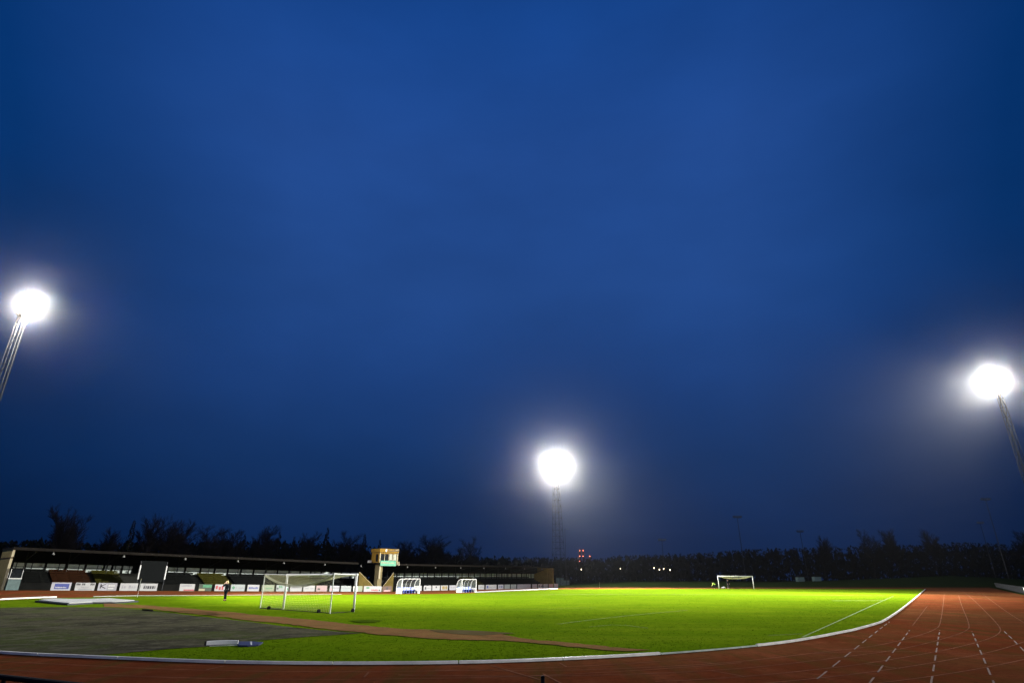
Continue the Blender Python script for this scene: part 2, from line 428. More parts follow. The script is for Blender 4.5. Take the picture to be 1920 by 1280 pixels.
for ln in DASH:
    q = resample(pxline(ln, 0), .25); n = 0; seg = []
    for i, p in enumerate(q):
        ph = (i * .25) % 2.5
        if ph < 1.6: seg.append(p)
        else:
            if len(seg) > 1: ribbon(mk, seg, .045, .022)
            seg = []
    if len(seg) > 1: ribbon(mk, seg, .045, .022)
for ln in (T((1010, 360), (1130, 200)), T((-370, 310), (-120, 335))): ribbon(mk, pxline(ln, 0), .05, .021, 1)
for a, b in (((682, 1271), (691, 1261)), ((385, 1257), (420, 1249)), ((1050, 1244), (1063, 1251)), ((1018, 1264), (1060, 1286)), ((1292, 1239), (1335, 1244)),
             ((1335, 1258), (1397, 1269)), ((920, 1248), (1012, 1275)), ((1626, 1246), (1688, 1254)), ((1660, 1251), (1687, 1254))):
    ribbon(mk, pxline([a, b], 0), .05, .023, 1)
for off in (1.24, 2.46):      # lane lines round the near bend
    q = []
    for i, p in enumerate(near_s):
        if p.x > 6: break
        d = near_s[i + 1] - near_s[max(i - 1, 0)]; d.normalize(); q.append(p + Vector((d.y, -d.x)) * off)
    ribbon(mk, q, .045, .0195, 1)
o = mk.build('lane_markings', [M['line'], M['faintline']]); o['kind'] = 'structure'
pm = MB()
for ln, w in (([(1505, 1195), (1580, 1161), (1640, 1133), (1676, 1117)], .10), ([(1045, 1170.5), (1110, 1162), (1200, 1152), (1290, 1144)], .09), ([(1105, 1175.5), (1160, 1171), (1215, 1178)], .08),
              ([(860, 1147), (960, 1143.5), (1120, 1139)], .07), ([(1440, 1192), (1505, 1189)], .08), ([(880, 1115.0), (1240, 1113.2), (1660, 1116.5)], .55), ([(1560, 1126), (1660, 1125.5)], .5)):  # the two widest ribbons are pale bands over the grass, not lines
    ribbon(pm, resample(pxline(ln, 1), 1.0), w, .034)
o = pm.build('pitch_lines_bands', M['chalk_pale']); o['kind'] = 'structure'

# grass blades on the nearer grass: texture nobody could count
def inside(p, poly):
    c = False; x, y = p; n = len(poly)
    for k in range(n):
        x1, y1 = poly[k]; x2, y2 = poly[k - 1]
        if (y1 > y) != (y2 > y) and x < (x2 - x1) * (y - y1) / (y2 - y1) + x1: c = not c
    return c
gb = MB(); rr = random.Random(21); INF = [tuple(p) for p in infield]; cnt = 0
while cnt < 18000:
    Y = 18.6 + 66 * rr.random() ** 1.9; X = Y * rr.uniform(-.92, .66)
    if not inside((X, Y), INF): continue
    on = inside((X, Y), SEC) or inside((X, Y), STRIP)
    if on and rr.random() > .035: continue
    cnt += 1; g = gz(X, Y) + .02
    for k in range(4):
        a = rr.uniform(0, 6.283); h_ = rr.uniform(.015, .036) * (1 if not on else .7); w_ = rr.uniform(.008, .018); c, sn = math.cos(a), math.sin(a)
        x, y = X + rr.uniform(-.05, .05), Y + rr.uniform(-.05, .05)
        gb.face([(x - c * w_, y - sn * w_, g), (x + c * w_, y + sn * w_, g), (x - sn * h_ * .5, y + c * h_ * .5, g + h_)])
o = gb.build('grass_blades', M['grass']); tag(o, 'short grass blades on the nearer part of the infield', kind='stuff')

# white kerb rails
def kerb(pts, w, h0, h1, material, label, dark=None, joints=3.05):
    pts = resample(pts, 1.0)
    t = thing('track_kerb', (pts[len(pts) // 2].x, pts[len(pts) // 2].y, gz(*pts[len(pts) // 2])), label, 'kerb')
    mb = MB(); acc = 0
    for a, b in zip(pts, pts[1:]):
        d = (b - a); L = d.length; d.normalize(); n = Vector((-d.y, d.x)) * w / 2
        acc += L
        g = .03 if acc > joints else 0
        if acc > joints: acc = 0
        b2 = b - d * g
        P = []
        for z in (h0, h1):
            for q, sgn in ((a, -1), (b2, -1), (b2, 1), (a, 1)):
                pp = q + n * sgn * (1 if z == h0 else .8); P.append((pp.x, pp.y, gz(q.x, q.y) + z))
        mb.hexa(P)
    mb.build('rail', material, t)
    fb = MB()
    for p in resample(pts, 1.5)[::2]: fb.box((p.x, p.y, gz(p.x, p.y) + h0 / 2 + .008), (w * .7, w * .7, h0 - .004))
    fb.build('foot', M['black'], t)
    return t
i0 = min(range(len(near_s)), key=lambda i: (near_s[i] - gnd(1253, 1227.5)).length)
i1 = min(range(len(near_s)), key=lambda i: (near_s[i] - gnd(1410, 1214)).length)
kerb(near_s[:i0 + 1], .10, .03, .10, M['kerb'], 'long white kerb rail curving along the near edge of the grass, from the left')
kerb(near_s[i0:i1 + 1], .06, .03, .07, M['kerbdark'], 'thin grey low kerb length filling the gap in the white rail')
kerb(near_s[i1:], .10, .03, .10, M['kerb'], 'white kerb rail bending away up the right-hand straight')
kerb([gnd(-120, 1130), gnd(0, 1125), gnd(105, 1120.5)], .2, .05, .16, M['kerb'], 'short white kerb rail at far left beyond the gravel area')
kerb([gnd(175, 1119), gnd(257, 1117.2), gnd(390, 1116.6), gnd(500, 1115.6), gnd(640, 1114.4)], .12, .04, .10, M['kerbdark'], 'weathered pale kerb between the far track and the grass before the grandstand')

# grassy bank beyond the far bend
bank_top = [(1040, 1096), (1120, 1093), (1200, 1090), (1330, 1090), (1450, 1091), (1560, 1088.5), (1680, 1083.5), (1780, 1079), (1860, 1082), (1960, 1089), (2100, 1095)]
bk = MB(); rows = []
for px, py in bank_top:
    tp = at(px, py, 172); sc_x = tp.x / tp.y; rows.append([(sc_x * y, y, zz) for y, zz in ((149.5, 0.0), (154, tp.z * .35), (160, tp.z * .72), (166, tp.z * .93), (172, tp.z), (200, tp.z), (260, tp.z * .6))])
for a, b in zip(rows, rows[1:]):
    for i in range(len(a) - 1): bk.face([a[i], b[i], b[i + 1], a[i + 1]])
o = bk.build('grass_bank', M['rough'], smooth=True); o['kind'] = 'structure'

# ------------------------------------------------------------------ floodlight masts
PITCH_C = Vector((20.0, 92.0, 0.0))
def mast(top_px, Y, label, rows_, cols, base=.95, topw=.55, extra=False, aim=None, beam=1.0, cone=72, foot=None, lens='lens'):
    T_ = foot or at(top_px[0], top_px[1], Y); x, y = T_.x, T_.y; g = gz(x, y) if y < 150 else 0
    H = T_.z
    m = thing('floodlight_mast', (x, y, g), label, 'floodlight mast', 'lit floodlight masts round the pitch')
    ang = math.atan2((aim or PITCH_C).y - y, (aim or PITCH_C).x - x)
    def corner(k, z):
        w = base + (topw - base) * (z / H); a = ang + math.pi / 4 + k * math.pi / 2
        return Vector((x + math.cos(a) * w * .7, y + math.sin(a) * w * .7, g + z))
    Hm = H - 1.6
    for k in range(4):
        mb = MB(); mb.tube(corner(k, 0), corner(k, Hm), .065, .045, 8); mb.build('mast_leg', M['steel'], m, True)
    mb = MB(); n = int(Hm / 1.55)
    for i in range(n):
        z0, z1 = Hm * i / n, Hm * (i + 1) / n
        for k in range(4):
            k2 = (k + 1) % 4
            mb.tube(corner(k, z1), corner(k2, z1), .03, n=5)
            a, b = (k, k2) if (i + k) % 2 else (k2, k)
            mb.tube(corner(a, z0), corner(b, z1), .026, n=5)
    mb.build('lattice', M['steel'], m)
    lad = MB(); c = lambda z: (corner(0, z) + corner(3, z)) / 2 + Vector((math.cos(ang), math.sin(ang), 0)) * .18
    side = Vector((-math.sin(ang), math.cos(ang), 0))
    for sg in (-.19, .19): lad.tube(c(.5) + side * sg, c(Hm) + side * sg, .02, n=4)
    for i in range(int(Hm / .45)): lad.tube(c(.6 + i * .45) - side * .19, c(.6 + i * .45) + side * .19, .013, n=4)
    lad.build('ladder', M['steel'], m)
    # head frame
    fw = Vector((math.cos(ang), math.sin(ang), 0)); ctr = Vector((x, y, g * 0 + H))
    dx, dz = (.62 if Y > 120 else .50), .62
    fr = MB()
    for r in range(rows_):
        zc = (r - (rows_ - 1) / 2) * dz
        fr.tube(ctr + side * (-(cols) * dx / 2) + Vector((0, 0, zc - .22)), ctr + side * (cols * dx / 2) + Vector((0, 0, zc - .22)), .04, n=6)
    for cc in range(cols + 1):
        o_ = side * ((cc - cols / 2) * dx)
        fr.tube(ctr + o_ + Vector((0, 0, -rows_ * dz / 2)), ctr + o_ + Vector((0, 0, rows_ * dz / 2)), .03, n=6)
    fr.box((x, y, H - rows_ * dz / 2 - .15), (cols * dx * .8, .9, .06), ang + math.pi / 2)
    for sg in (-1, 1): fr.tube(corner(0 if sg > 0 else 1, Hm), ctr + side * (sg * .4) + Vector((0, 0, rows_ * dz / 2)), .05, n=6)
    fr.build('head_frame', M['steel'], m)
    tgt = (aim or PITCH_C)
    spots = [((cc - (cols - 1) / 2) * dx, (r - (rows_ - 1) / 2) * dz) for r in range(rows_) for cc in range(cols) if not (r in (0, rows_ - 1) and cc in (0, cols - 1))]
    if extra: spots.append((.35, -rows_ * dz / 2 - .62))
    for si, (u, v) in enumerate(spots):
        low = extra and si == len(spots) - 1      # the single low lamp lights the end of the grandstand
        p = ctr + side * u + Vector((0, 0, v)) + fw * .18
        d = (tgt + side * u * 9 + Vector((0, 0, 1.5)) - p).normalized()
        if low: d = (Vector((-57, 69, 2)) - p).normalized()
        a1 = d.cross(Vector((0, 0, 1))).normalized(); a2 = a1.cross(d)
        hb = MB(); nn = 12
        hb.tube(p - d * .26, p - d * .12, .07, .13, nn); hb.tube(p - d * .12, p + d * .10, .13, .27, nn, cap=False)
        hb.tube(p + d * .10, p + d * .14, .285, .285, nn, cap=False); hb.tube(p - a2 * .30, p - d * .1, .025, n=5)
        hh = hb.build('floodlight', M['housing'], m)
        lb = MB(); lb.face([p + d * .125 + (a1 * math.cos(2 * math.pi * i / 16) + a2 * math.sin(2 * math.pi * i / 16)) * .262 for i in range(16)])
        # make the lens face its beam
        lo = lb.build('lens', M['lensfar' if low else lens], hh)
        if lo.data.polygons[0].normal.dot(d) < 0: lo.data.flip_normals()
    ld = bpy.data.lights.new('floodlight_beam', 'SPOT'); ld.energy = SPOT_W * beam; ld.spot_size = R(cone); ld.spot_blend = 1.0; ld.shadow_soft_size = .9
    ld.color = (1.0, .985, .93)
    lo = bpy.data.objects.new('floodlight_beam', ld); COL.objects.link(lo)
    lo.location = ctr + fw * .7
    lo.rotation_euler = (Vector(tgt) - lo.location).to_track_quat('-Z', 'Y').to_euler()
    bpy.context.view_layer.update() if False else None
    adopt(lo, m)
    return m
mast((50, 572), 60.0, 'lit floodlight mast at the left edge, blazing over the end of the grandstand', 4, 4, extra=True, aim=Vector((12, 82, 0)), beam=.6)
mast((1042, 873), 165.0, 'lit floodlight mast beyond the right end of the grandstand, farthest of the three', 4, 4, aim=Vector((30, 118, 0)), base=2.9, topw=1.1, beam=.95, cone=62, lens='lensfar')
mast((1865, 713), 96.0, 'lit floodlight mast at the right edge, over the right-hand straight', 4, 4, aim=Vector((10, 80, 0)), beam=1.1, cone=72)
mast(None, 0, 'floodlight mast behind the photographer on the near right, outside the photo', 4, 4, foot=Vector((34, -8, 34)), aim=Vector((-8, 60, 0)), beam=.07, cone=66, lens='lensdim')

# ------------------------------------------------------------------ grandstand
def stand(s0, s1, label, mull, bands, left_gable, right_gable):
    c = SW((s0 + s1) / 2, -6)
    t = thing('grandstand', c, label, 'grandstand')
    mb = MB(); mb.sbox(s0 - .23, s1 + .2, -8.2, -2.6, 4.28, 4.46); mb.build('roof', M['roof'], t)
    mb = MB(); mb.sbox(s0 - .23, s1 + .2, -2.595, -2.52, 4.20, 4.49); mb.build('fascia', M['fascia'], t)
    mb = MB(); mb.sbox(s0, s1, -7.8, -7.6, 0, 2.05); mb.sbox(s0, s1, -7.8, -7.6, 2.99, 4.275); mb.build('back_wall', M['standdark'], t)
    for a, b in zip(mull, mull[1:]):
        mb = MB(); mb.sbox(a + .12, b - .12, -7.75, -7.67, 2.06, 2.98); w = mb.build('window', M['pane'], t)
        fb = MB()
        fb.sbox(a - .0, a + .115, -7.78, -7.58, 2.052, 2.988); fb.sbox(b - .115, b, -7.78, -7.58, 2.052, 2.988)
        zz = 2.52; fb.sbox(a + .12, b - .12, -7.665, -7.63, zz, zz + .05)
        if random.random() < .6:
            k = a + (b - a) * random.choice((.33, .5, .66)); fb.sbox(k - .04, k + .04, -7.666, -7.625, 2.06, 2.98)
        fb.build('frame', M['standdark'], w)
    # terraced tiers
    mb = MB(); nt_ = 6
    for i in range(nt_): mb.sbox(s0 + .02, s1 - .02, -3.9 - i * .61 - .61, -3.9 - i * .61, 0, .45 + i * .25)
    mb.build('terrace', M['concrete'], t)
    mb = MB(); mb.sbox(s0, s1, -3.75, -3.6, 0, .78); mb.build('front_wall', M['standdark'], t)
    # bench rows
    for (a, b, mm) in bands:
        for i in range(nt_):
            mb = MB(); q = -3.98 - i * .61; z = .45 + i * .25
            mb.sbox(a, b, q - .34, q, z + .32, z + .37); mb.sbox(a, b, q - .42, q - .38, z + .42, z + .62)
            n = max(2, int((b - a) / 1.1))
            for k in range(n):
                x = a + (k + .5) * (b - a) / n; mb.sbox(x - .03, x + .03, q - .3, q - .1, z + .002, z + .318); mb.sbox(x - .02, x + .02, q - .378, q - .342, z + .33, z + .6)
            mb.build('bench_row', M[mm], t)
    # roof posts and roof lamps
    k = s0 + 2.2
    while k < s1 - .5:
        mb = MB(); mb.tube(SW(k, -7.45, .1), SW(k, -7.45, 4.27), .05, n=8); mb.tube(SW(k, -7.45, 3.2), SW(k, -3.2, 4.2), .045, n=6)
        mb.build('roof_post', M['darksteel'], t); k += 4.35
    if left_gable:
        mb = MB(); mb.sbox(s0 - .18, s0 - .02, -8.0, -2.9, 0, 3.3); mb.sbox(s0 - .18, s0 - .02, -8.0, -2.75, 3.42, 4.27)
        mb.build('end_wall', M['gable'], t)
        mb = MB(); mb.sbox(s0 - .2, s0 + .03, -8.0, -2.85, 3.302, 3.418); mb.build('ledge', M['band'], t)
        mb = MB(); mb.sbox(s0 - .22, s0 + .02, -2.86, -2.70, 0, 3.29); mb.sbox(s0 - .22, s0 + .02, -2.74, -2.60, 3.43, 4.2); mb.build('corner_board', M['trim'], t)
    if right_gable:
        mb = MB(); mb.sbox(s1 + .02, s1 + .18, -8.0, -2.9, 0, 4.27); mb.build('end_wall', M['ochre'], t)
        # sloping wind screen inside the end
        mb = MB(); P = [SW(s1 - 1.4, -7.5, .1), SW(s1 - 1.4, -4.0, .1), SW(s1 - 1.4, -3.2, 4.2), SW(s1 - 1.4, -7.5, 2.9)]
        P2 = [p + Vector((D.x, D.y, 0)) * .1 for p in P]; mb.hexa(P + P2); mb.build('wind_screen', M['ochre'], t)
    return t
mpx = [30, 36, 75, 115, 152, 187, 201, 222, 243]
m1 = [online(p, -7.6) for p in (12, 37, 76, 115, 152, 187, 203, 222, 243)]
m1b = [online(p, -7.6) for p in (308, 342, 371, 398, 423, 448, 472, 495, 517, 539, 560, 580, 600, 619, 638, 655, 672)]
B1 = [(-2.4, .8, 'seatdark'), (1.1, 5.0, 'seatred'), (5.6, 8.6, 'seatgreen'), (13.3, 18.2, 'seatdark'), (18.8, 22.6, 'seatgreen'), (23.2, 29.2, 'seatdark'), (29.8, 36.6, 'seatgreen'), (37.2, 41.6, 'seatdark')]
st1 = stand(-3.6, 42.6, 'long dark roofed grandstand section left of the yellow press box, yellow gable at its end', m1[:] , B1, True, False)
for a, b in zip(m1b, m1b[1:]):
    mb = MB(); mb.sbox(a + .12, b - .12, -7.75, -7.67, 2.06, 2.98); w = mb.build('window', M['pane'], st1)
    fb = MB(); fb.sbox(a, a + .115, -7.78, -7.58, 2.052, 2.988); fb.sbox(b - .115, b, -7.78, -7.58, 2.052, 2.988); fb.sbox(a + .12, b - .12, -7.665, -7.63, 2.52, 2.57); fb.build('frame', M['standdark'], w)
m2 = [online(p, -7.6) for p in (732, 743, 757, 772, 786, 801, 814, 828, 841, 854, 866, 878, 889, 900, 911, 921, 931, 941, 951, 960, 969, 978, 987, 996, 1006)]
B2 = [(52, 70.6, 'seatdark'), (71.2, 75.4, 'seatgreen'), (76, 94, 'seatdark')]
st2 = stand(50.6, 97.4, 'shorter dark roofed grandstand section right of the yellow press box, behind the dugouts', m2, B2, False, True)
# small unlit lamps under the eaves
for px, st in [(84, st1), (220, st1), (338, st1), (439, st1), (527, st1), (605, st1), (674, st1), (762, st2), (815, st2), (863, st2), (907, st2), (948, st2), (984, st2), (1017, st2)]:
    s_ = online(px, -2.7); c = SW(s_, -2.75, 4.02)
    mb = MB(); mb.tube(c + Vector((0, 0, .17)), c, .03, n=6); mb.tube(c + Vector((0, 0, .05)), c - Vector((0, 0, .16)), .08, .17, 10); mb.build('eaves_lamp', M['concretelight'], st)

# dark sheet between two white posts, in front of the seats
sa, sb = online(256, -2.2), online(306, -2.2)
t = thing('dark_screen', SW((sa + sb) / 2, -2.2), 'dark blank sheet hung between two white posts in front of the grandstand seats', 'screen')
mb = MB(); mb.sbox(sa + .1, sb - .1, -2.3, -2.22, 1.05, 3.55); mb.build('sheet', M['screen'], t)
for s_ in (sa, sb):
    mb = MB(); mb.tube(SW(s_, -2.2, 1.35), SW(s_, -2.2, 3.0), .075, n=8); mb.build('post', M['white'], t)
    mb = MB(); mb.tube(SW(s_, -2.26, 0), SW(s_, -2.26, 3.5), .045, n=8); mb.build('support', M['darksteel'], t)
# booth under the left gable
sa, sb = online(13, -2.4), online(37, -2.4)
t = thing('glazed_booth', SW((sa + sb) / 2, -2.9), 'small teal glazed booth beneath the yellow gable at the left end', 'booth')
mb = MB(); mb.sbox(sa, sb, -3.5, -2.4, 0, 1.15); mb.build('base_panel', M['teal'], t)
mb = MB(); mb.sbox(sa - .04, sb + .04, -3.54, -2.36, 1.15, 1.26); mb.build('counter', M['whitedull'], t)
mb = MB(); mb.sbox(sa - .05, sb + .05, -3.55, -2.35, 2.2, 2.3); mb.build('roof', M['standdark'], t)
mb = MB()
for a in (sa + .03, sb - .03):
    for q in (-3.47, -2.43): mb.tube(SW(a, q, 1.26), SW(a, q, 2.2), .03, n=6)
mb.build('frame', M['whitedull'], t)
mb = MB(); mb.sbox(sa + .05, sb - .05, -2.47, -2.455, 1.27, 2.19); mb.build('pane', M['glassdark'], t)

# ------------------------------------------------------------------ press box
qf, qb = -.6, -2.9
s0 = online(708, qf); s1 = online(742, qf)
t = thing('press_box', SW((s0 + s1) / 2, (qf + qb) / 2), 'yellow two-tone press box standing on a pillar above the grandstand roof', 'press box')
zb, zt = 4.55, 6.78
mb = MB()
mb.sbox(s0, s0 + .12, qb, qf, zb, zt - .62)                      # left side built round a door opening
mb.sbox(s1 - .12, s1, qb, qf, zb, zt - .62)
mb.sbox(s0 + .12, s1 - .12, qb, qb + .12, zb, zt - .62)
mb.sbox(s0 + .12, s1 - .12, qf - .12, qf, zb, zb + .30); mb.sbox(s0 + .12, s1 - .12, qf - .12, qf, zt - .78, zt - .62)
mb.sbox(s0 + .12, s1 - .12, qb + .12, qf - .12, zb, zb + .1)
mb.build('wall', M['wallyellow'], t)
mb = MB(); mb.sbox(s0 - .12, s1 + .12, qb - .12, qf + .12, zt - .54, zt + .03); mb.build('parapet', M['wallyellow'], t)
mb = MB(); mb.sbox(s0 - .03, s1 + .03, qb - .03, qf + .03, zt - .618, zt - .542); mb.build('dark_band', M['band'], t)
mb = MB(); mb.sbox(s0 - .16, s1 + .16, qb - .16, qf + .16, zt + .032, zt + .09); mb.build('roof', M['roof'], t)
wb = (s1 - s0 - .24) / 4
for i in range(4):
    a = s0 + .12 + i * wb
    mb = MB(); mb.sbox(a + .06, a + wb - .06, qf - .10, qf - .06, zb + .3, zt - .78); w = mb.build('window', M['glassdark'], t)
    fb = MB(); fb.sbox(a - .04 if i else a, a + .06, qf - .11, qf + .02, zb + .302, zt - .782)
    if i == 3: fb.sbox(a + wb - .06, a + wb, qf - .11, qf + .02, zb + .302, zt - .782)
    fb.build('frame', M['trim'], w)
    if i > 1:
        mb = MB(); mb.sbox(a + .16, a + wb - .14, qf - .055, qf - .03, zb + .42, zt - .8); mb.build('curtain', M['curtain'], w)
mb = MB(); mb.sbox(s0 - .03, s0 - .005, qf - 1.05, qf - .45, zb + .18, zt - .85); mb.build('side_window', M['glassdark'], t)
mb = MB(); mb.sbox(s0 - .05, s0 + .1, qf + .005, qf + .06, zb, zt - .64); mb.sbox(s1 - .1, s1 + .05, qf + .005, qf + .06, zb - .3, zt - .64); mb.build('corner_board', M['trim'], t)
mb = MB(); mb.sbox(s0 + .12, s1 - .35, qf + .07, qf + .16, zb - .50, zb + .34); mb.build('green_panel', M['green'], t)
mb = MB(); rr = random.Random(5); a = s0 + .25
for k in range(9):
    w_ = rr.uniform(.12, .3); mb.sbox(a, a + w_, qf + .162, qf + .175, zb - .08, zb - .08 + rr.uniform(.1, .2)); a += w_ + .1
mb.build('lettering', M['trim'], t)
# emblem and letters on the parapet
mb = MB(); e0 = s0 + 1.0
mb.sbox(e0, e0 + .34, qf + .125, qf + .14, zt - .38, zt - .02); mb.sbox(e0 + .08, e0 + .26, qf + .125, qf + .139, zt - .47, zt - .381); mb.build('emblem', M['whitedull'], t)
mb = MB(); a = e0 + .55
while a < s1 - .1:
    w_ = rr.uniform(.10, .2); hgt = rr.uniform(.12, .26); mb.sbox(a, a + w_, qf + .125, qf + .138, zt - .36, zt - .36 + hgt); a += w_ + .07
mb.build('letters', M['ink'], t)
mb = MB(); mb.sbox(s1 - .7, s1 + .1, qf + .14, qf + .152, zt - .1, zt - .02); mb.build('stripe', M['trim'], t)
mb = MB(); mb.sbox(s0 - .5, s1 + .1, qb - .2, qf - .02, zb - .14, zb - .02); mb.build('platform', M['standdark'], t)
mb = MB(); mb.sbox(s0 + .12, s0 + 1.0, qf - 1.2, qf - .3, 0, zb - .142); mb.build('pillar', M['pillar'], t)
mb = MB(); P = [SW(s0 + .2, qf - .25, zb - .5), SW(s0 + .5, qf - .25, zb - .5), SW(s0 + .5, qf - .25, 2.0), SW(s0 + .2, qf - .25, 2.0)]
P2 = [p + Vector((N.x, N.y, 0)) * .12 for p in P]; mb.hexa(P + P2); mb.build('downpipe', M['trim'], t)
mb = MB(); mb.sbox(s0 - .75, s0 - .35, qb, qb + .6, zb - .015, zb + .38); mb.build('vent_box', M['whitedull'], t)
mb = MB(); cc = SW(s1 + .35, qf - .1, zb - .1); mb.tube(cc + Vector((0, 0, .3)), cc - Vector((0, 0, .3)), .16, .24, 10); mb.tube(SW(s1, qf - .1, zb + .1), cc + Vector((0, 0, .2)), .05, n=6); mb.build('side_lamp', M['trim'], t)
# stairs either side of the gap under the press box
def stairs(sa, sb, qa, label, flip):
    t = thing('staircase', SW((sa + sb) / 2, qa - .8), label, 'staircase')
    mb = MB(); n = 8
    for i in range(n):
        a = sa + (sb - sa) * i / n; b = sa + (sb - sa) * (i + 1) / n; z = 2.4 * (n - i) / n
        mb.sbox(min(a, b), max(a, b), qa - 1.4, qa - .12, 0, z)
    mb.build('steps', M['concrete'], t)
    mb = MB(); P = [SW(sa, qa - .1, 0), SW(sb, qa - .1, 0), SW(sb, qa - .1, .55), SW(sa, qa - .1, 2.95)]
    P2 = [p + Vector((N.x, N.y, 0)) * .1 for p in P]; mb.hexa(P + P2); mb.build('side_boards', M['stairboard'], t)
    mb = MB(); a, b = SW(sa, qa - .05, 3.0), SW(sb, qa - .05, .6); mb.tube(a, b, .05, n=6); mb.build('handrail', M['trim'], t)
stairs(online(672, -1.5), online(704, -1.5), -1.5, 'ochre sided staircase left of the dark gap under the press box', False)
stairs(online(716, -1.5) + 2.4, online(716, -1.5) + .1, -1.5, 'ochre sided staircase right of the press box pillar', True)

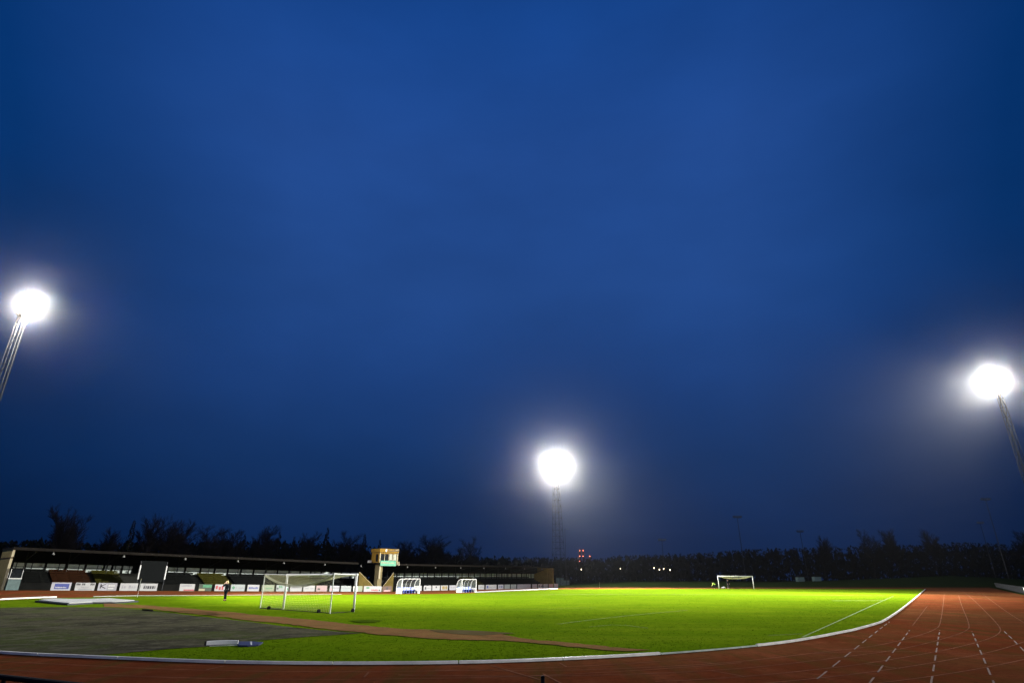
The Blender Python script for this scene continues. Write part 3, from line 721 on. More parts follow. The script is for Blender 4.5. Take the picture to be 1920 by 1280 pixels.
# ------------------------------------------------------------------ advertising boards
def base_y(px):
    for (a, b), (c, d) in zip(BASE, BASE[1:]):
        if a <= px <= c: return b + (d - b) * (px - a) / (c - a)
BW = {'w': (.62, .62, .60), 'b': (.60, .60, .64), 'g': (.40, .46, .30), 'p': (.62, .44, .42), 't': (.50, .56, .53), 'd': (.05, .08, .045), 'r': (.16, .08, .05)}
BM = {k: mat('board_' + k, tuple(c * .68 for c in v), .6, var=.05, scale=2) for k, v in BW.items()}
POS = 'advertising boards along the front of the grandstand'
BOARDS = [
 (97, 134, 'b', [('panel', 'inkblue', .16, .2, .9, .85), ('words', 'whitedull', .22, .32, .8, .45)], 'white advertising board with a blue panel, leftmost of the row'),
 (142, 179, 'w', [('words', 'ink', .04, .68, .96, .92), ('words', 'inkgrey', .3, .36, .7, .5), ('words', 'inkgrey', .2, .1, .85, .26)], 'white advertising board with one bold black line over small grey text, second from left'),
 (185, 220, 'b', [('K', 'ink', .05, .3, .4, .9), ('panel', 'inkgrey', .48, .02, .985, .97), ('words', 'whitedull', .54, .55, .9, .75), ('words', 'whitedull', .54, .2, .85, .36)], 'white advertising board with a black letter K beside a grey half'),
 (226, 259, 'w', [('words', 'inkgrey', .1, .32, .92, .72)], 'white advertising board with one wide spaced grey word, left of the dark screen'),
 (264, 296, 'w', [('words', 'ink', .08, .28, .88, .66), ('panel', 'inkgrey', .15, .74, .3, .88)], 'white advertising board with one bold black word, below the dark screen'),
 (338, 366, 'w', [('words', 'inkgrey', .1, .62, .9, .86), ('panel', 'inkred', .28, .04, .985, .22)], 'white advertising board with grey words and a dark red bar at its foot'),
 (374, 398, 'd', [('panel', 'trim', .02, .02, .48, .34), ('panel', 'inkgreen', .3, .5, .98, .92)], 'low dark green board with a cream block at its lower left'),
 (404, 430, 'w', [('words', 'inkred', .28, .16, .9, .8), ('panel', 'inkred', .06, .3, .2, .8)], 'white advertising board with red print, behind the standing person'),
 (434, 460, 't', [('diamond', 'inkgreen', .06, .25, .3, .8), ('words', 'inkgrey', .36, .36, .95, .64)], 'pale board with a dark green diamond, right of the standing person'),
 (465, 487, 'w', [('words', 'inkblue', .12, .34, .92, .66)], 'white board with dark script word, at the near goal left rear post'),
 (492, 515, 'g', [('words', 'inkgreen', .3, .36, .85, .56)], 'pale green board seen through the net, left part of the near goal'),
 (519, 542, 't', [('panel', 'ink', .04, .3, .18, .55), ('words', 'inkgreen', .2, .5, .5, .9), ('panel', 'inkgreen', .78, .2, .96, .55)], 'white and green board directly behind the near goal left front post'),
 (545, 567, 'w', [('words', 'inkgrey', .1, .42, .9, .72)], 'white board with a grey word, right of the near goal left front post'),
 (570, 591, 'w', [('words', 'inkgrey', .1, .4, .9, .6)], 'white board with one thin grey line of print, middle of the near goal mouth'),
 (594, 614, 'p', [('panel', 'ink', .12, .25, .34, .55), ('words', 'inkpink', .42, .3, .9, .7)], 'pinkish board with a black square, seen in the near goal mouth'),
 (619, 637, 'b', [('words', 'inkgrey', .2, .5, .95, .75), ('panel', 'inkpink', .1, .2, .25, .5)], 'white board just right of the near goal right rear post'),
 (640, 659, 't', [('words', 'inkgrey', .1, .55, .9, .72)], 'plain white board left of the near goal right front post'),
 (663, 680, 'g', [('panel', 'whitedull', .0, .03, .5, .97)], 'half white half green board just right of the near goal right front post'),
 (683, 716, 'w', [('diamond', 'inkgreen', .08, .5, .36, .9), ('words', 'inkred', .42, .14, .8, .42), ('panel', 'ink', .84, .15, .92, .4)], 'extra wide white board with a green peak emblem, under the press box'),
 (718, 735, 'r', [('diamond', 'ink', .36, .3, .64, .9), ('panel', 'inkpink', .15, .02, .85, .28)], 'dark brown board with a black heart shape, left of the nearer dugout'),
 (777, 791, 'w', [('words', 'inkgrey', .2, .4, .9, .66)], 'white board partly hidden by the right end of the nearer dugout'),
 (795, 809, 'w', [('panel', 'ink', .14, .25, .32, .75), ('words', 'inkgrey', .4, .4, .9, .6)], 'white board with a small black mark, first clear of the nearer dugout'),
 (811, 825, 'w', [('panel', 'ink', .42, .5, .6, .85)], 'white board with one central black mark, between the two dugouts'),
 (827, 840, 'w', [('words', 'ochre', .2, .2, .9, .85)], 'white board with brownish scribbled print, between the two dugouts'),
 (843, 855, 'b', [('words', 'inkgrey', .2, .4, .9, .7)], 'white board just left of the farther dugout'),
 (897, 908, 'w', [('words', 'inkgrey', .25, .4, .9, .7)], 'small white board just right of the farther dugout'),
 (911, 931, 'w', [('panel', 'inkblue', .08, .25, .24, .8), ('words', 'inkgrey', .3, .35, .92, .6)], 'wide white board with a blue-black mark, right of the farther dugout'),
 (934, 944, 'b', [('words', 'inkblue', .25, .35, .8, .7)], 'white board with dark blue print, right of the wide board with a blue-black mark'),
 (946, 956, 't', [('words', 'inkgrey', .1, .6, .8, .8)], 'pale greenish board, second left of the widest blank board'),
 (958, 968, 't', [('words', 'inkgrey', .2, .3, .8, .6)], 'pale board immediately left of the widest blank board'),
 (970, 995, 'b', [], 'widest blank white board towards the right end of the row'),
 (998, 1007, 'b', [('words', 'inkgrey', .1, .5, .9, .62)], 'white board immediately right of the widest blank board'),
 (1009, 1017, 'w', [('words', 'ink', .1, .3, .95, .75)], 'small white board with heavy dark print, fourth from the right end'),
 (1019, 1027, 't', [('words', 'inkgrey', .2, .35, .9, .7)], 'small grey-green board, third from the right end of the row'),
 (1029, 1037, 'p', [], 'small pink board, second from the right end of the row'),
 (1039, 1046.5, 'b', [('words', 'inkgrey', .3, .4, .9, .6)], 'small whitish board at the right end of the row, by the lattice mast'),
]
for bi, (x0, x1, c, marks, label) in enumerate(BOARDS):
    a, b = online(x0, 0), online(x1, 0); H = .84
    t = thing('advertising_board', SW((a + b) / 2, 0), label, 'advertising board', POS)
    mb = MB(); mb.sbox(a, b, -.04, 0, .02, .02 + H); mb.build('panel', BM[c], t)
    for s_ in (a + .12, b - .12):
        mb = MB(); mb.sbox(s_ - .03, s_ + .03, -.10, -.042, 0, H * .9); mb.sbox(s_ - .03, s_ + .03, -.5, -.10, 0, .04)
        mb.build('prop', M['darksteel'], t)
    rr = random.Random(bi)
    for (kind, mm, u0, v0, u1, v1) in marks:
        mb = MB(); W = b - a
        if kind == 'panel': mb.sbox(a + W * u0, a + W * u1, .004, .008, .02 + H * v0, .02 + H * v1)
        elif kind == 'words':
            x = u0; hgt = (v1 - v0)
            while x < u1:
                w_ = min(rr.uniform(.5, 1.0) * hgt * H / W * .75, u1 - x)
                if w_ < .008: break
                if rr.random() > .12:
                    k = rr.choice((.0, .0, .25)); mb.sbox(a + W * x, a + W * (x + w_), .009, .012, .02 + H * v0, .02 + H * (v0 + hgt * (1 - k)))
                x += w_ + hgt * H / W * .22
        elif kind == 'diamond':
            pts = [SW(a + W * u, .010, .02 + H * v) for u, v in (((u0 + u1) / 2, v0), (u1, (v0 + v1) / 2), ((u0 + u1) / 2, v1), (u0, (v0 + v1) / 2))]
            mb.hexa(pts + [p + Vector((N.x, N.y, 0)) * .003 for p in pts])
        elif kind == 'K':
            def seg(p, q, r=.04):
                A, B = SW(a + W * p[0], .010, .02 + H * p[1]), SW(a + W * q[0], .010, .02 + H * q[1]); mb.tube(A, B, r, n=4)
            um = u0 + (u1 - u0) * .25; vm = (v0 + v1) / 2
            seg((um, v0), (um, v1), .05); seg((um, vm), (u1, v1)); seg((um, vm), (u1, v0))
        mb.build('print', M[mm], t)

# ------------------------------------------------------------------ dugouts
def dugout(fl_px, fr_px, label):
    a = gnd(*fl_px); d = Vector((D.x, D.y))
    # length so that the front-right post shows at fr_px
    best = min((abs((lambda p: 960 + F_PX * p.x / (p.y * CP - CAM_H * SP))(a + d * L) - fr_px), L) for L in [x * .02 for x in range(80, 320)])[1]
    L, dep, H = best, 1.25, 1.95
    g = gz(*a); n = Vector((N.x, N.y))
    def W(u, w, z): p = a + d * u - n * w; return Vector((p.x, p.y, g + z))
    t = thing('dugout', W(L / 2, dep / 2, 0), label, 'dugout', 'team dugouts at the touchline')
    prof = [(0, H), (.35, H - .02), (.7, H - .13), (.95, H - .34), (1.12, H - .65), (1.2, H - 1.0), (1.22, .5), (1.22, 0)]
    for u in [0, L / 4, L / 2, 3 * L / 4, L]:
        mb = MB(); r = .034 if u in (0, L) else .020
        mb.path([W(u, w, z) for w, z in prof], r, 8)
        mb.build('curved_rib', M['whitedull'], t)
    for u in (0, L):
        mb = MB(); mb.tube(W(u, 0, 0), W(u, 0, H), .045, n=8); mb.build('front_post', M['white'], t)
    mb = MB()
    for w, z in ((0, H), (1.22, .62)): mb.tube(W(0, w, z), W(L, w, z), .035, n=8)
    for u in (0, L): mb.tube(W(u, 0, .62), W(u, 1.22, .62), .04, n=6); mb.tube(W(u, 0, .05), W(u, 1.22, .05), .05, n=6)
    mb.tube(W(0, 1.22, .05), W(L, 1.22, .05), .05, n=6)
    mb.build('frame', M['white'], t)
    mb = MB()
    for (w0, z0), (w1, z1) in zip(prof[:-2], prof[1:-1]): mb.face([W(0, w0, z0), W(L, w0, z0), W(L, w1, z1), W(0, w1, z1)])
    mb.build('clear_roof', M['clear'], t)
    for u in (.0, L):
        mb = MB(); mb.face([W(u, w, z) for w, z in prof[:-2]] + [W(u, 1.22, .62), W(u, 0, .62)]); mb.build('clear_side', M['clear'], t)
        mb = MB(); P = [W(u - .015, 0, .08), W(u - .015, 1.2, .08), W(u - .015, 1.2, .58), W(u - .015, 0, .58)]; P2 = [p + Vector((d.x, d.y, 0)) * .03 for p in P]
        mb.hexa(P + P2); mb.build('side_panel', M['panelgrey'], t)
    mb = MB(); P = [W(.05, 1.19, .08), W(L - .05, 1.19, .08), W(L - .05, 1.19, .58), W(.05, 1.19, .58)]; mb.hexa(P + [p - Vector((n.x, n.y, 0)) * .02 for p in P]); mb.build('back_panel', M['panelgrey'], t)
    ns = int(L / .55)
    for k in range(ns):
        u0 = .12 + k * (L - .24) / ns; u1 = u0 + (L - .24) / ns - .07
        mb = MB()
        P = [W(u0, .55, .40), W(u1, .55, .40), W(u1, .98, .38), W(u0, .98, .38)]; mb.hexa(P + [p + Vector((0, 0, .06)) for p in P])
        P = [W(u0, .96, .42), W(u1, .96, .42), W(u1, 1.05, .82), W(u0, 1.05, .82)]; mb.hexa(P + [p + Vector((n.x, n.y, 0)) * -.05 for p in P])
        mb.box(W((u0 + u1) / 2, .78, .2), (.08, .3, .36), math.atan2(d.y, d.x))
        mb.build('seat', M['blue'], t)
    return t
dugout((753, 1112.6), 786.5, 'nearer team dugout with white frame and bright blue seats, left of the pair')
dugout((866, 1110.6), 892.5, 'farther team dugout with white frame and blue seats, right of the pair')

# ------------------------------------------------------------------ goals
def goal(fl, fr, bl, br, label, net_drop, wheels, z=2.44, r=.082, sag=.5):
    """fl fr: front post feet, bl br: rear post feet (2-d)"""
    c = (fl + fr) / 2; g = gz(*c)
    t = thing('football_goal', (c.x, c.y, g), label, 'goal', 'football goals at the two ends of the pitch')
    V = lambda p, zz: Vector((p.x, p.y, g + zz))
    for p in (fl, fr):
        mb = MB(); mb.tube(V(p, 0), V(p, z), r, n=12); mb.build('post', M['white'], t, True)
    mb = MB(); d = (fr - fl).normalized(); mb.tube(V(fl - d * r, z), V(fr + d * r, z), r, n=12); mb.build('crossbar', M['white'], t, True)
    for p, q in ((fl, bl), (fr, br)):
        mb = MB(); mb.tube(V(p, z), V(q, z + .06), .035, n=8); mb.build('top_arm', M['white'], t)
        mb = MB(); mb.tube(V(q, 0), V(q, z + .06), .04, n=8); mb.build('rear_post', M['whitedull'], t)
        mb = MB(); mb.tube(V(p, .04), V(q, .04), .03, n=6); mb.build('ground_bar', M['steel'], t)
    mb = MB(); mb.tube(V(bl, .04), V(br, .04), .03, n=6); mb.build('rear_ground_bar', M['steel'], t)
    # net gathered up under the top, hanging in a long swag along the rear
    nb = MB(); nu, nv = 40, 10
    P = [[None] * (nv + 1) for _ in range(nu + 1)]
    for i in range(nu + 1):
        u = i / nu; f = fl.lerp(fr, u); b = bl.lerp(br, u); sg = sag * 4 * u * (1 - u)
        for j in range(nv + 1):
            v = j / nv; p = f.lerp(b, v); P[i][j] = V(p, z - .03 + .06 * v - sg * math.sin(v * math.pi * .5) - .05 * sg * math.sin(6.28 * v))
    for i in range(nu):
        for j in range(nv):
            nb.tube(P[i][j], P[i + 1][j], .009, n=3, cap=False); nb.tube(P[i][j], P[i][j + 1], .009, n=3, cap=False)
    # the heavy bundled hem of the net
    for i in range(nu): nb.tube(P[i][nv], P[i + 1][nv], .045, n=6); nb.tube(P[i][nv] - Vector((0, 0, .09)), P[i + 1][nv] - Vector((0, 0, .09)), .035, n=6)
    if net_drop:      # a thin curtain of net at the rear of the goal
        nh = 12; nw = 46
        for i in range(nw + 1):
            u = i / nw; sg = sag * 4 * u * (1 - u); p = bl.lerp(br, u); nb.tube(V(p, z - sg), V(p, .05), .003, n=3, cap=False)
        for j in range(nh):
            for i in range(nw):
                u, u2 = i / nw, (i + 1) / nw; zz = lambda w: .05 + (z - sag * 4 * w * (1 - w) - .05) * j / nh
                nb.tube(V(bl.lerp(br, u), zz(u)), V(bl.lerp(br, u2), zz(u2)), .003, n=3, cap=False)
    nb.build('net', M['net'], t)
    for w in wheels:
        wb = MB(); ax = Vector((d.x, d.y, 0)); c0 = V(w, .13)
        wb.tube(c0 - ax * .05, c0 + ax * .05, .13, n=16); wb.tube(c0 - ax * .12, c0 + ax * .12, .04, n=8)
        wb.build('wheel', M['black'], t)
    return t
gfl, gfr = gnd(530.5, 1142), gnd(662.5, 1147)
gbl, gbr = gnd(487.5, 1140.5), gnd(618.5, 1150)
goal(gfl, gfr, gbl, gbr, 'near white football goal on wheels, its net bundled under the top, left of the pitch', True,
     [gnd(503.5, 1142.5), gnd(661, 1147.6), gnd(597, 1149)], sag=.75)
p1 = at(1348.5, 1103.5, 131); p2 = at(1414, 1103.8, 129.5)
f1, f2 = Vector((p1.x, p1.y)), Vector((p2.x, p2.y)); dn = (f2 - f1).normalized(); bk_ = Vector((-dn.y, dn.x)) * 1.9
goal(f1, f2, f1 + bk_ + dn * .25, f2 + bk_ + dn * .25, 'far white football goal in front of the dark woods, right of centre', False, [f1 + bk_ * .5], sag=.5)

# ------------------------------------------------------------------ people
def skin_obj(name, joints, edges, radii, material, parent, root):
    names = list(joints); me = bpy.data.meshes.new(name)
    me.from_pydata([joints[n] for n in names], [(names.index(a), names.index(b)) for a, b in edges], [])
    me.materials.append(material)
    o = bpy.data.objects.new(name, me); COL.objects.link(o)
    o.modifiers.new('skin', 'SKIN')
    sv = me.skin_vertices[0].data
    for i, n in enumerate(names):
        r = radii[n]; sv[i].radius = r if isinstance(r, tuple) else (r, r); sv[i].use_root = (n == root)
    ss = o.modifiers.new('smooth', 'SUBSURF'); ss.levels = ss.render_levels = 2
    o.parent = parent
    return o
def person(loc, rz, J, label, top, legs, hair, hivis=False):
    t = thing('person', loc, label, 'person'); t.rotation_euler = (0, 0, rz)
    V = {k: Vector(v) for k, v in J.items()}
    edges = [('pelvis', 'waist'), ('waist', 'chest'), ('chest', 'neck'), ('neck', 'head'), ('head', 'crown'), ('head', 'nose')]
    rad = dict(pelvis=(.15, .11), waist=(.135, .10), chest=(.16, .12), neck=.055, head=.095, crown=.08, nose=.02)
    for s in 'LR':
        edges += [('chest', 'sh' + s), ('sh' + s, 'el' + s), ('el' + s, 'wr' + s), ('wr' + s, 'palm' + s), ('pelvis', 'hip' + s), ('hip' + s, 'kn' + s), ('kn' + s, 'an' + s), ('an' + s, 'toe' + s)]
        rad.update({'sh' + s: .065, 'el' + s: .045, 'wr' + s: .03, 'palm' + s: (.04, .025), 'hip' + s: .09, 'kn' + s: .06, 'an' + s: .042, 'toe' + s: .035})
        w, p = V['wr' + s], V['palm' + s]; d = (p - w).normalized(); a = d.cross(Vector((0, 1, .3))).normalized(); b = d.cross(a)
        for k, (off, ln) in enumerate(((-.03, .065), (-.01, .078), (.011, .074), (.03, .058))):
            n1, n2 = 'f%d%s' % (k, s), 'g%d%s' % (k, s); V[n1] = p + a * off + d * ln * .55; V[n2] = p + a * off * 1.1 + d * ln + b * .025
            edges += [('palm' + s, n1), (n1, n2)]; rad[n1] = .009; rad[n2] = .008
        V['t' + s] = w + d * .045 - a * .05 + b * .02; V['u' + s] = w + d * .085 - a * .06 + b * .035
        edges += [('palm' + s, 't' + s), ('t' + s, 'u' + s)]; rad['t' + s] = .011; rad['u' + s] = .009
    skin_obj('body', V, edges, rad, M['skin'], t, 'pelvis')
    # jacket
    Jk = {k: V[k] for k in ('pelvis', 'waist', 'chest', 'shL', 'shR', 'elL', 'elR')}; ej = [('pelvis', 'waist'), ('waist', 'chest')]
    Jk['collar'] = V['chest'].lerp(V['neck'], .6); ej.append(('chest', 'collar'))
    rj = dict(pelvis=(.185, .14), waist=(.175, .135), chest=(.195, .15), collar=.085)
    for s in 'LR':
        Jk['cuff' + s] = V['el' + s].lerp(V['wr' + s], .9 if not hivis else .85); ej += [('chest', 'sh' + s), ('sh' + s, 'el' + s), ('el' + s, 'cuff' + s)]
        rj.update({'sh' + s: .09, 'el' + s: .068, 'cuff' + s: .048})
    skin_obj('jacket', Jk, ej, rj, top, t, 'waist')
    Jt = {k: V[k] for k in ('pelvis', 'hipL', 'hipR', 'knL', 'knR')}; et = []; rt = dict(pelvis=(.165, .125))
    for s in 'LR':
        Jt['hem' + s] = V['kn' + s].lerp(V['an' + s], .95); et += [('pelvis', 'hip' + s), ('hip' + s, 'kn' + s), ('kn' + s, 'hem' + s)]; rt.update({'hip' + s: .115, 'kn' + s: .082, 'hem' + s: .066})
    skin_obj('trousers', Jt, et, rt, legs, t, 'pelvis')
    for s in 'LR':
        a, b = V['an' + s], V['toe' + s]; bk = a - (b - a) * .35; bk.z = .035
        skin_obj('shoe', {'a': bk, 'b': Vector((a.x, a.y, .055)), 'c': Vector((b.x, b.y, .035))}, [('a', 'b'), ('b', 'c')], {'a': .04, 'b': .055, 'c': .042}, M['black'], t, 'b')
    h, c = V['head'], V['crown']; up = (c - h).normalized(); fwd = (V['nose'] - h).normalized()
    skin_obj('hair', {'a': h + up * .03 - fwd * .045, 'b': c + up * .015 - fwd * .01, 'c': h - fwd * .07 - up * .05}, [('c', 'a'), ('a', 'b')], {'a': .095, 'b': .082, 'c': .06}, hair, t, 'a')
    return t
E_ = {'pelvis': (0, 0, .95), 'waist': (0, .01, 1.12), 'chest': (0, 0, 1.36), 'neck': (0, .02, 1.52), 'head': (0, .05, 1.63), 'crown': (0, .05, 1.72), 'nose': (0, .15, 1.62),
      'shL': (-.19, 0, 1.42), 'shR': (.19, 0, 1.42), 'elL': (-.36, .16, 1.33), 'elR': (.34, .18, 1.28), 'wrL': (-.15, .22, 1.56), 'wrR': (.13, .24, 1.50),
      'palmL': (-.08, .21, 1.63), 'palmR': (.07, .23, 1.57), 'hipL': (-.10, 0, .90), 'hipR': (.10, 0, .90), 'knL': (-.10, .03, .50), 'knR': (.09, .01, .50),
      'anL': (-.09, -.02, .08), 'anR': (.08, -.02, .08), 'toeL': (-.10, .14, .035), 'toeR': (.10, .14, .035)}
pp = gnd(421, 1126)
person((pp.x, pp.y, gz(*pp) + .03), R(150), E_, 'person in dark clothes standing on the grass with both hands raised to the head', M['cloth'], M['cloth'], M['hair'])
# bending over at the far goal
Bd = {'pelvis': (0, -.12, .78), 'waist': (0, .03, .92), 'chest': (0, .24, 1.06), 'neck': (0, .38, 1.13), 'head': (0, .48, 1.15), 'crown': (0, .55, 1.20), 'nose': (0, .53, 1.05),
      'shL': (-.2, .26, 1.10), 'shR': (.2, .26, 1.10), 'elL': (-.26, .38, .84), 'elR': (.27, .40, .84), 'wrL': (-.16, .52, .66), 'wrR': (.18, .54, .68), 'palmL': (-.14, .56, .59), 'palmR': (.16, .58, .61),
      'hipL': (-.11, -.12, .74), 'hipR': (.11, -.12, .74), 'knL': (-.16, .12, .46), 'knR': (.16, .16, .46), 'anL': (-.14, -.05, .08), 'anR': (.14, .0, .08), 'toeL': (-.16, .11, .035), 'toeR': (.16, .16, .035)}
q = at(1341, 1103.6, 129.0)
person((q.x, q.y, .03), R(70), Bd, 'person in a bright yellow high-visibility jacket bending over left of the far goal', M['hivis'], M['cloth'], M['hairdark'], True)
q = at(1366, 1103.4, 133.5)
Sd = dict(E_)
Sd.update({'elL': (-.27, .02, 1.15), 'elR': (.27, .04, 1.15), 'wrL': (-.24, .17, .95), 'wrR': (.25, .18, .95), 'palmL': (-.24, .21, .88), 'palmR': (.25, .22, .88), 'anL': (-.2, -.05, .08), 'toeL': (-.24, .11, .035), 'anR': (.22, .05, .08), 'toeR': (.26, .2, .035)})
person((q.x, q.y, .03), R(200), Sd, 'person in dark clothes standing inside the far goal', M['cloth'], M['darksteel'], M['hairdark'])
# white bag in the far goal
q = at(1357, 1103.4, 131.8); t = thing('kit_bag', (q.x, q.y, .03), 'small white kit bag on the grass inside the far goal', 'bag')
mb = MB()
for i in range(8):
    a = -.38 + i * .095; r0, r1 = [.16 * math.sqrt(max(.05, 1 - (x / .42) ** 2)) + .05 for x in (a, a + .095)]
    mb.tube((q.x + a, q.y, .03 + .2), (q.x + a + .095, q.y, .03 + .2), r0, r1, 10)
mb.build('bag_body', M['white'], t, True)
mb = MB(); mb.path([Vector((q.x - .18, q.y, .40)), Vector((q.x - .1, q.y, .55)), Vector((q.x + .1, q.y, .55)), Vector((q.x + .18, q.y, .40))], .018); mb.build('handle', M['ink'], t)

# ------------------------------------------------------------------ things on the field
# shot-put stop board with the circle cover beside it
a, b = gnd(386, 1211.5), gnd(445, 1210); d = (b - a).normalized(); n = Vector((-d.y, d.x)); L = (b - a).length; ang = math.atan2(d.y, d.x)
t = thing('stop_board', (*((a + b) / 2), .04), 'white curved shot put stop board with a black end, on the gravel edge', 'stop board')
def arc(z0, z1, w0, w1, u0, u1, name, m):
    mb = MB(); k = 10
    for i in range(k):
        P = []
        for z in (z0, z1):
            for uu, ww in ((u0 + (u1 - u0) * i / k, w0), (u0 + (u1 - u0) * (i + 1) / k, w0), (u0 + (u1 - u0) * (i + 1) / k, w1), (u0 + (u1 - u0) * i / k, w1)):
                p = a + d * (L * uu) + n * (ww + .14 * 4 * uu * (1 - uu)); P.append((p.x, p.y, z))
        mb.hexa(P)
    return mb.build(name, m, t)
arc(.045, .17, 0, .13, .0, 1.0, 'board', M['white'])
arc(.0445, .172, -.004, .134, -.06, -.002, 'black_end', M['black'])
a2, b2 = gnd(392, 1213.5), gnd(445, 1211.8)
mb = MB(); ribbon(mb, [a2.lerp(b2, i / 8) for i in range(9)], .10, .052); o = mb.build('circle_rim', M['whitedull'], t)
t = thing('navy_cover', (*gnd(466, 1210.5), .04), 'dark navy cover sheet lying flat at the right end of the white stop board', 'cover')
pts = [gnd(*p) for p in ((446, 1206.5), (470, 1206), (493, 1207.5), (484, 1212.5), (464, 1214), (446, 1213.5))]
mb = MB(); top = [(p.x, p.y, .085) for p in pts]; bot = [(p.x, p.y, .042) for p in pts]
mb.face(top); mb.face(bot[::-1])
for i in range(len(pts)): j = (i + 1) % len(pts); mb.face([bot[i], bot[j], top[j], top[i]])
mb.build('sheet', M['navy'], t)
mb = MB(); ribbon(mb, [gnd(470, 1207), gnd(470.5, 1213.5)], .05, .089); mb.build('seam', M['whitedull'], t)
# landing mat under a white tarpaulin at the far left
mp = [(70, 1129.2), (95, 1126.0), (205, 1125.2), (254, 1129.0), (212, 1131.6), (172, 1132.2), (128, 1134.8), (100, 1132.2)]
pts = [gnd(*p) for p in mp]; c = sum(pts, Vector((0, 0))) / len(pts)
t = thing('landing_mat', (c.x, c.y, gz(*c)), 'wide low landing mat under a white tarpaulin, at far left beyond the gravel area', 'landing mat')
def slab(pts, z0, z1, name, m, k=1.0, wr=0):
    mb = MB(); rr = random.Random(2); q = resample([c + (p - c) * k for p in pts] + [c + (pts[0] - c) * k], 1.2)[:-1]
    tp = [(p.x, p.y, gz(*p) + z1 + rr.uniform(-wr, wr)) for p in q]; bt = [(p.x, p.y, gz(*p) + z0) for p in q]
    ctr = (c.x, c.y, gz(*c) + z1)
    for i in range(len(q)):
        j = (i + 1) % len(q); mb.face([tp[i], tp[j], ctr]); mb.face([bt[i], bt[j], tp[j], tp[i]])
    return mb.build(name, m, t)
slab(pts, .03, .15, 'mat', M['darksteel'], 1.06)
slab(pts, .153, .20, 'tarpaulin', M['tarp'], .97, .03)
mb = MB(); p = gnd(276, 1145.5); mb.box((p.x, p.y, .09), (1.6, .22, .08), R(-42))
tag(mb.build('timber_edge', M['bark']), 'short dark timber lying between the gravel area and the brown strip', 'timber')
# corner posts
def flag_post(px, py, h, label, m='white'):
    p = gnd(px, py); t = thing('corner_post', (p.x, p.y, gz(*p)), label, 'corner post')
    mb = MB(); mb.tube((p.x, p.y, gz(*p)), (p.x, p.y, gz(*p) + h), .013, n=8); mb.build('pole', M[m], t)
    mb = MB(); mb.tube((p.x, p.y, gz(*p)), (p.x, p.y, gz(*p) + .05), .09, .05, 10); mb.build('foot', M['black'], t)
    mb = MB(); mb.tube((p.x, p.y, gz(*p) + h - .12), (p.x, p.y, gz(*p) + h), .025, .02, 8); mb.build('cap', M['trim'], t)
flag_post(257, 1120.5, 1.75, 'thin white corner post on the grass before the dark screen')
flag_post(1124.5, 1102.6, 1.3, 'short pale post at the far edge of the pitch, right of the lattice mast', 'whitedull')
# foreground: post at the bottom edge and the railing at bottom left
def pz(px, py, Y): return at(px, py, Y)
top = pz(1017.5, 1266, 7.6); t = thing('black_post', (top.x, top.y, 0), 'black post top at the bottom edge of the photo, near the middle', 'post')
mb = MB(); mb.tube((top.x, top.y, 0), (top.x, top.y, top.z - .02), .022, n=12); mb.build('pole', M['black'], t, True)
mb = MB(); mb.tube((top.x, top.y, top.z - .02), (top.x, top.y, top.z), .024, .016, 12); mb.build('cap', M['black'], t, True)
a = pz(-160, 1251, 8.2); b = pz(150, 1284.5, 6.6); z = (a.z + b.z) / 2
t = thing('railing', (b.x, b.y, 0), 'black railing cutting across the bottom left corner', 'railing')
mb = MB(); mb.tube(a, b + (b - a) * .7, .028, n=10); mb.build('top_rail', M['black'], t)
for k in (.1, .6, 1.15, 1.6):
    p = a + (b - a) * k; mb = MB(); mb.tube((p.x, p.y, 0), (p.x, p.y, p.z), .022, n=8); mb.build('post', M['black'], t)
mb = MB(); mb.tube(a - Vector((0, 0, .45)), b + (b - a) * .7 - Vector((0, 0, .45)), .02, n=8); mb.build('mid_rail', M['black'], t)
# cabinets by the far mast
for px, py, w, h, lab in ((1050, 1098.8, 2.2, 2.2, 'grey equipment cabinet at the foot of the far lattice mast'), (1062, 1098.6, 1.7, 1.6, 'lower grey equipment cabinet right of the far lattice mast')):
    p = at(px, py, 163.0); t = thing('equipment_cabinet', (p.x, p.y, 0), lab, 'cabinet')
    mb = MB(); mb.box((p.x, p.y, h / 2), (w, 1.0, h)); mb.build('body', M['concrete'], t)
    mb = MB(); mb.box((p.x, p.y, h + .04), (w + .16, 1.16, .08)); mb.build('lid', M['darksteel'], t)
    mb = MB(); mb.box((p.x - w * .24, p.y - .515, h / 2), (w * .42, .03, h * .85)); mb.box((p.x + w * .24, p.y - .515, h / 2), (w * .42, .03, h * .85)); mb.build('door', M['teal'], t)
for px, py, lab in ((1501, 1090.6, 'small pale hut before the dark woods, left of two'), (1532, 1090, 'small pale hut before the dark woods, right of two')):
    p = at(px, py, 178.0); t = thing('hut', (p.x, p.y, p.z), lab, 'hut', 'small pale huts below the woods')
    mb = MB(); mb.box((p.x, p.y, p.z + .55), (1.9, 1.5, 1.5)); mb.build('walls', M['teal'], t)
    mb = MB(); mb.hexa([(p.x + sx * 1.05, p.y + sy * .85, p.z + z_) for z_ in (1.31, 1.39) for sx, sy in ((-1, -1), (1, -1), (1, 1), (-1, 1))]); mb.build('roof', M['roof'], t)
    mb = MB(); mb.box((p.x + .4, p.y - .76, p.z + .4), (.6, .03, 1.1)); mb.build('door', M['teal'], t)
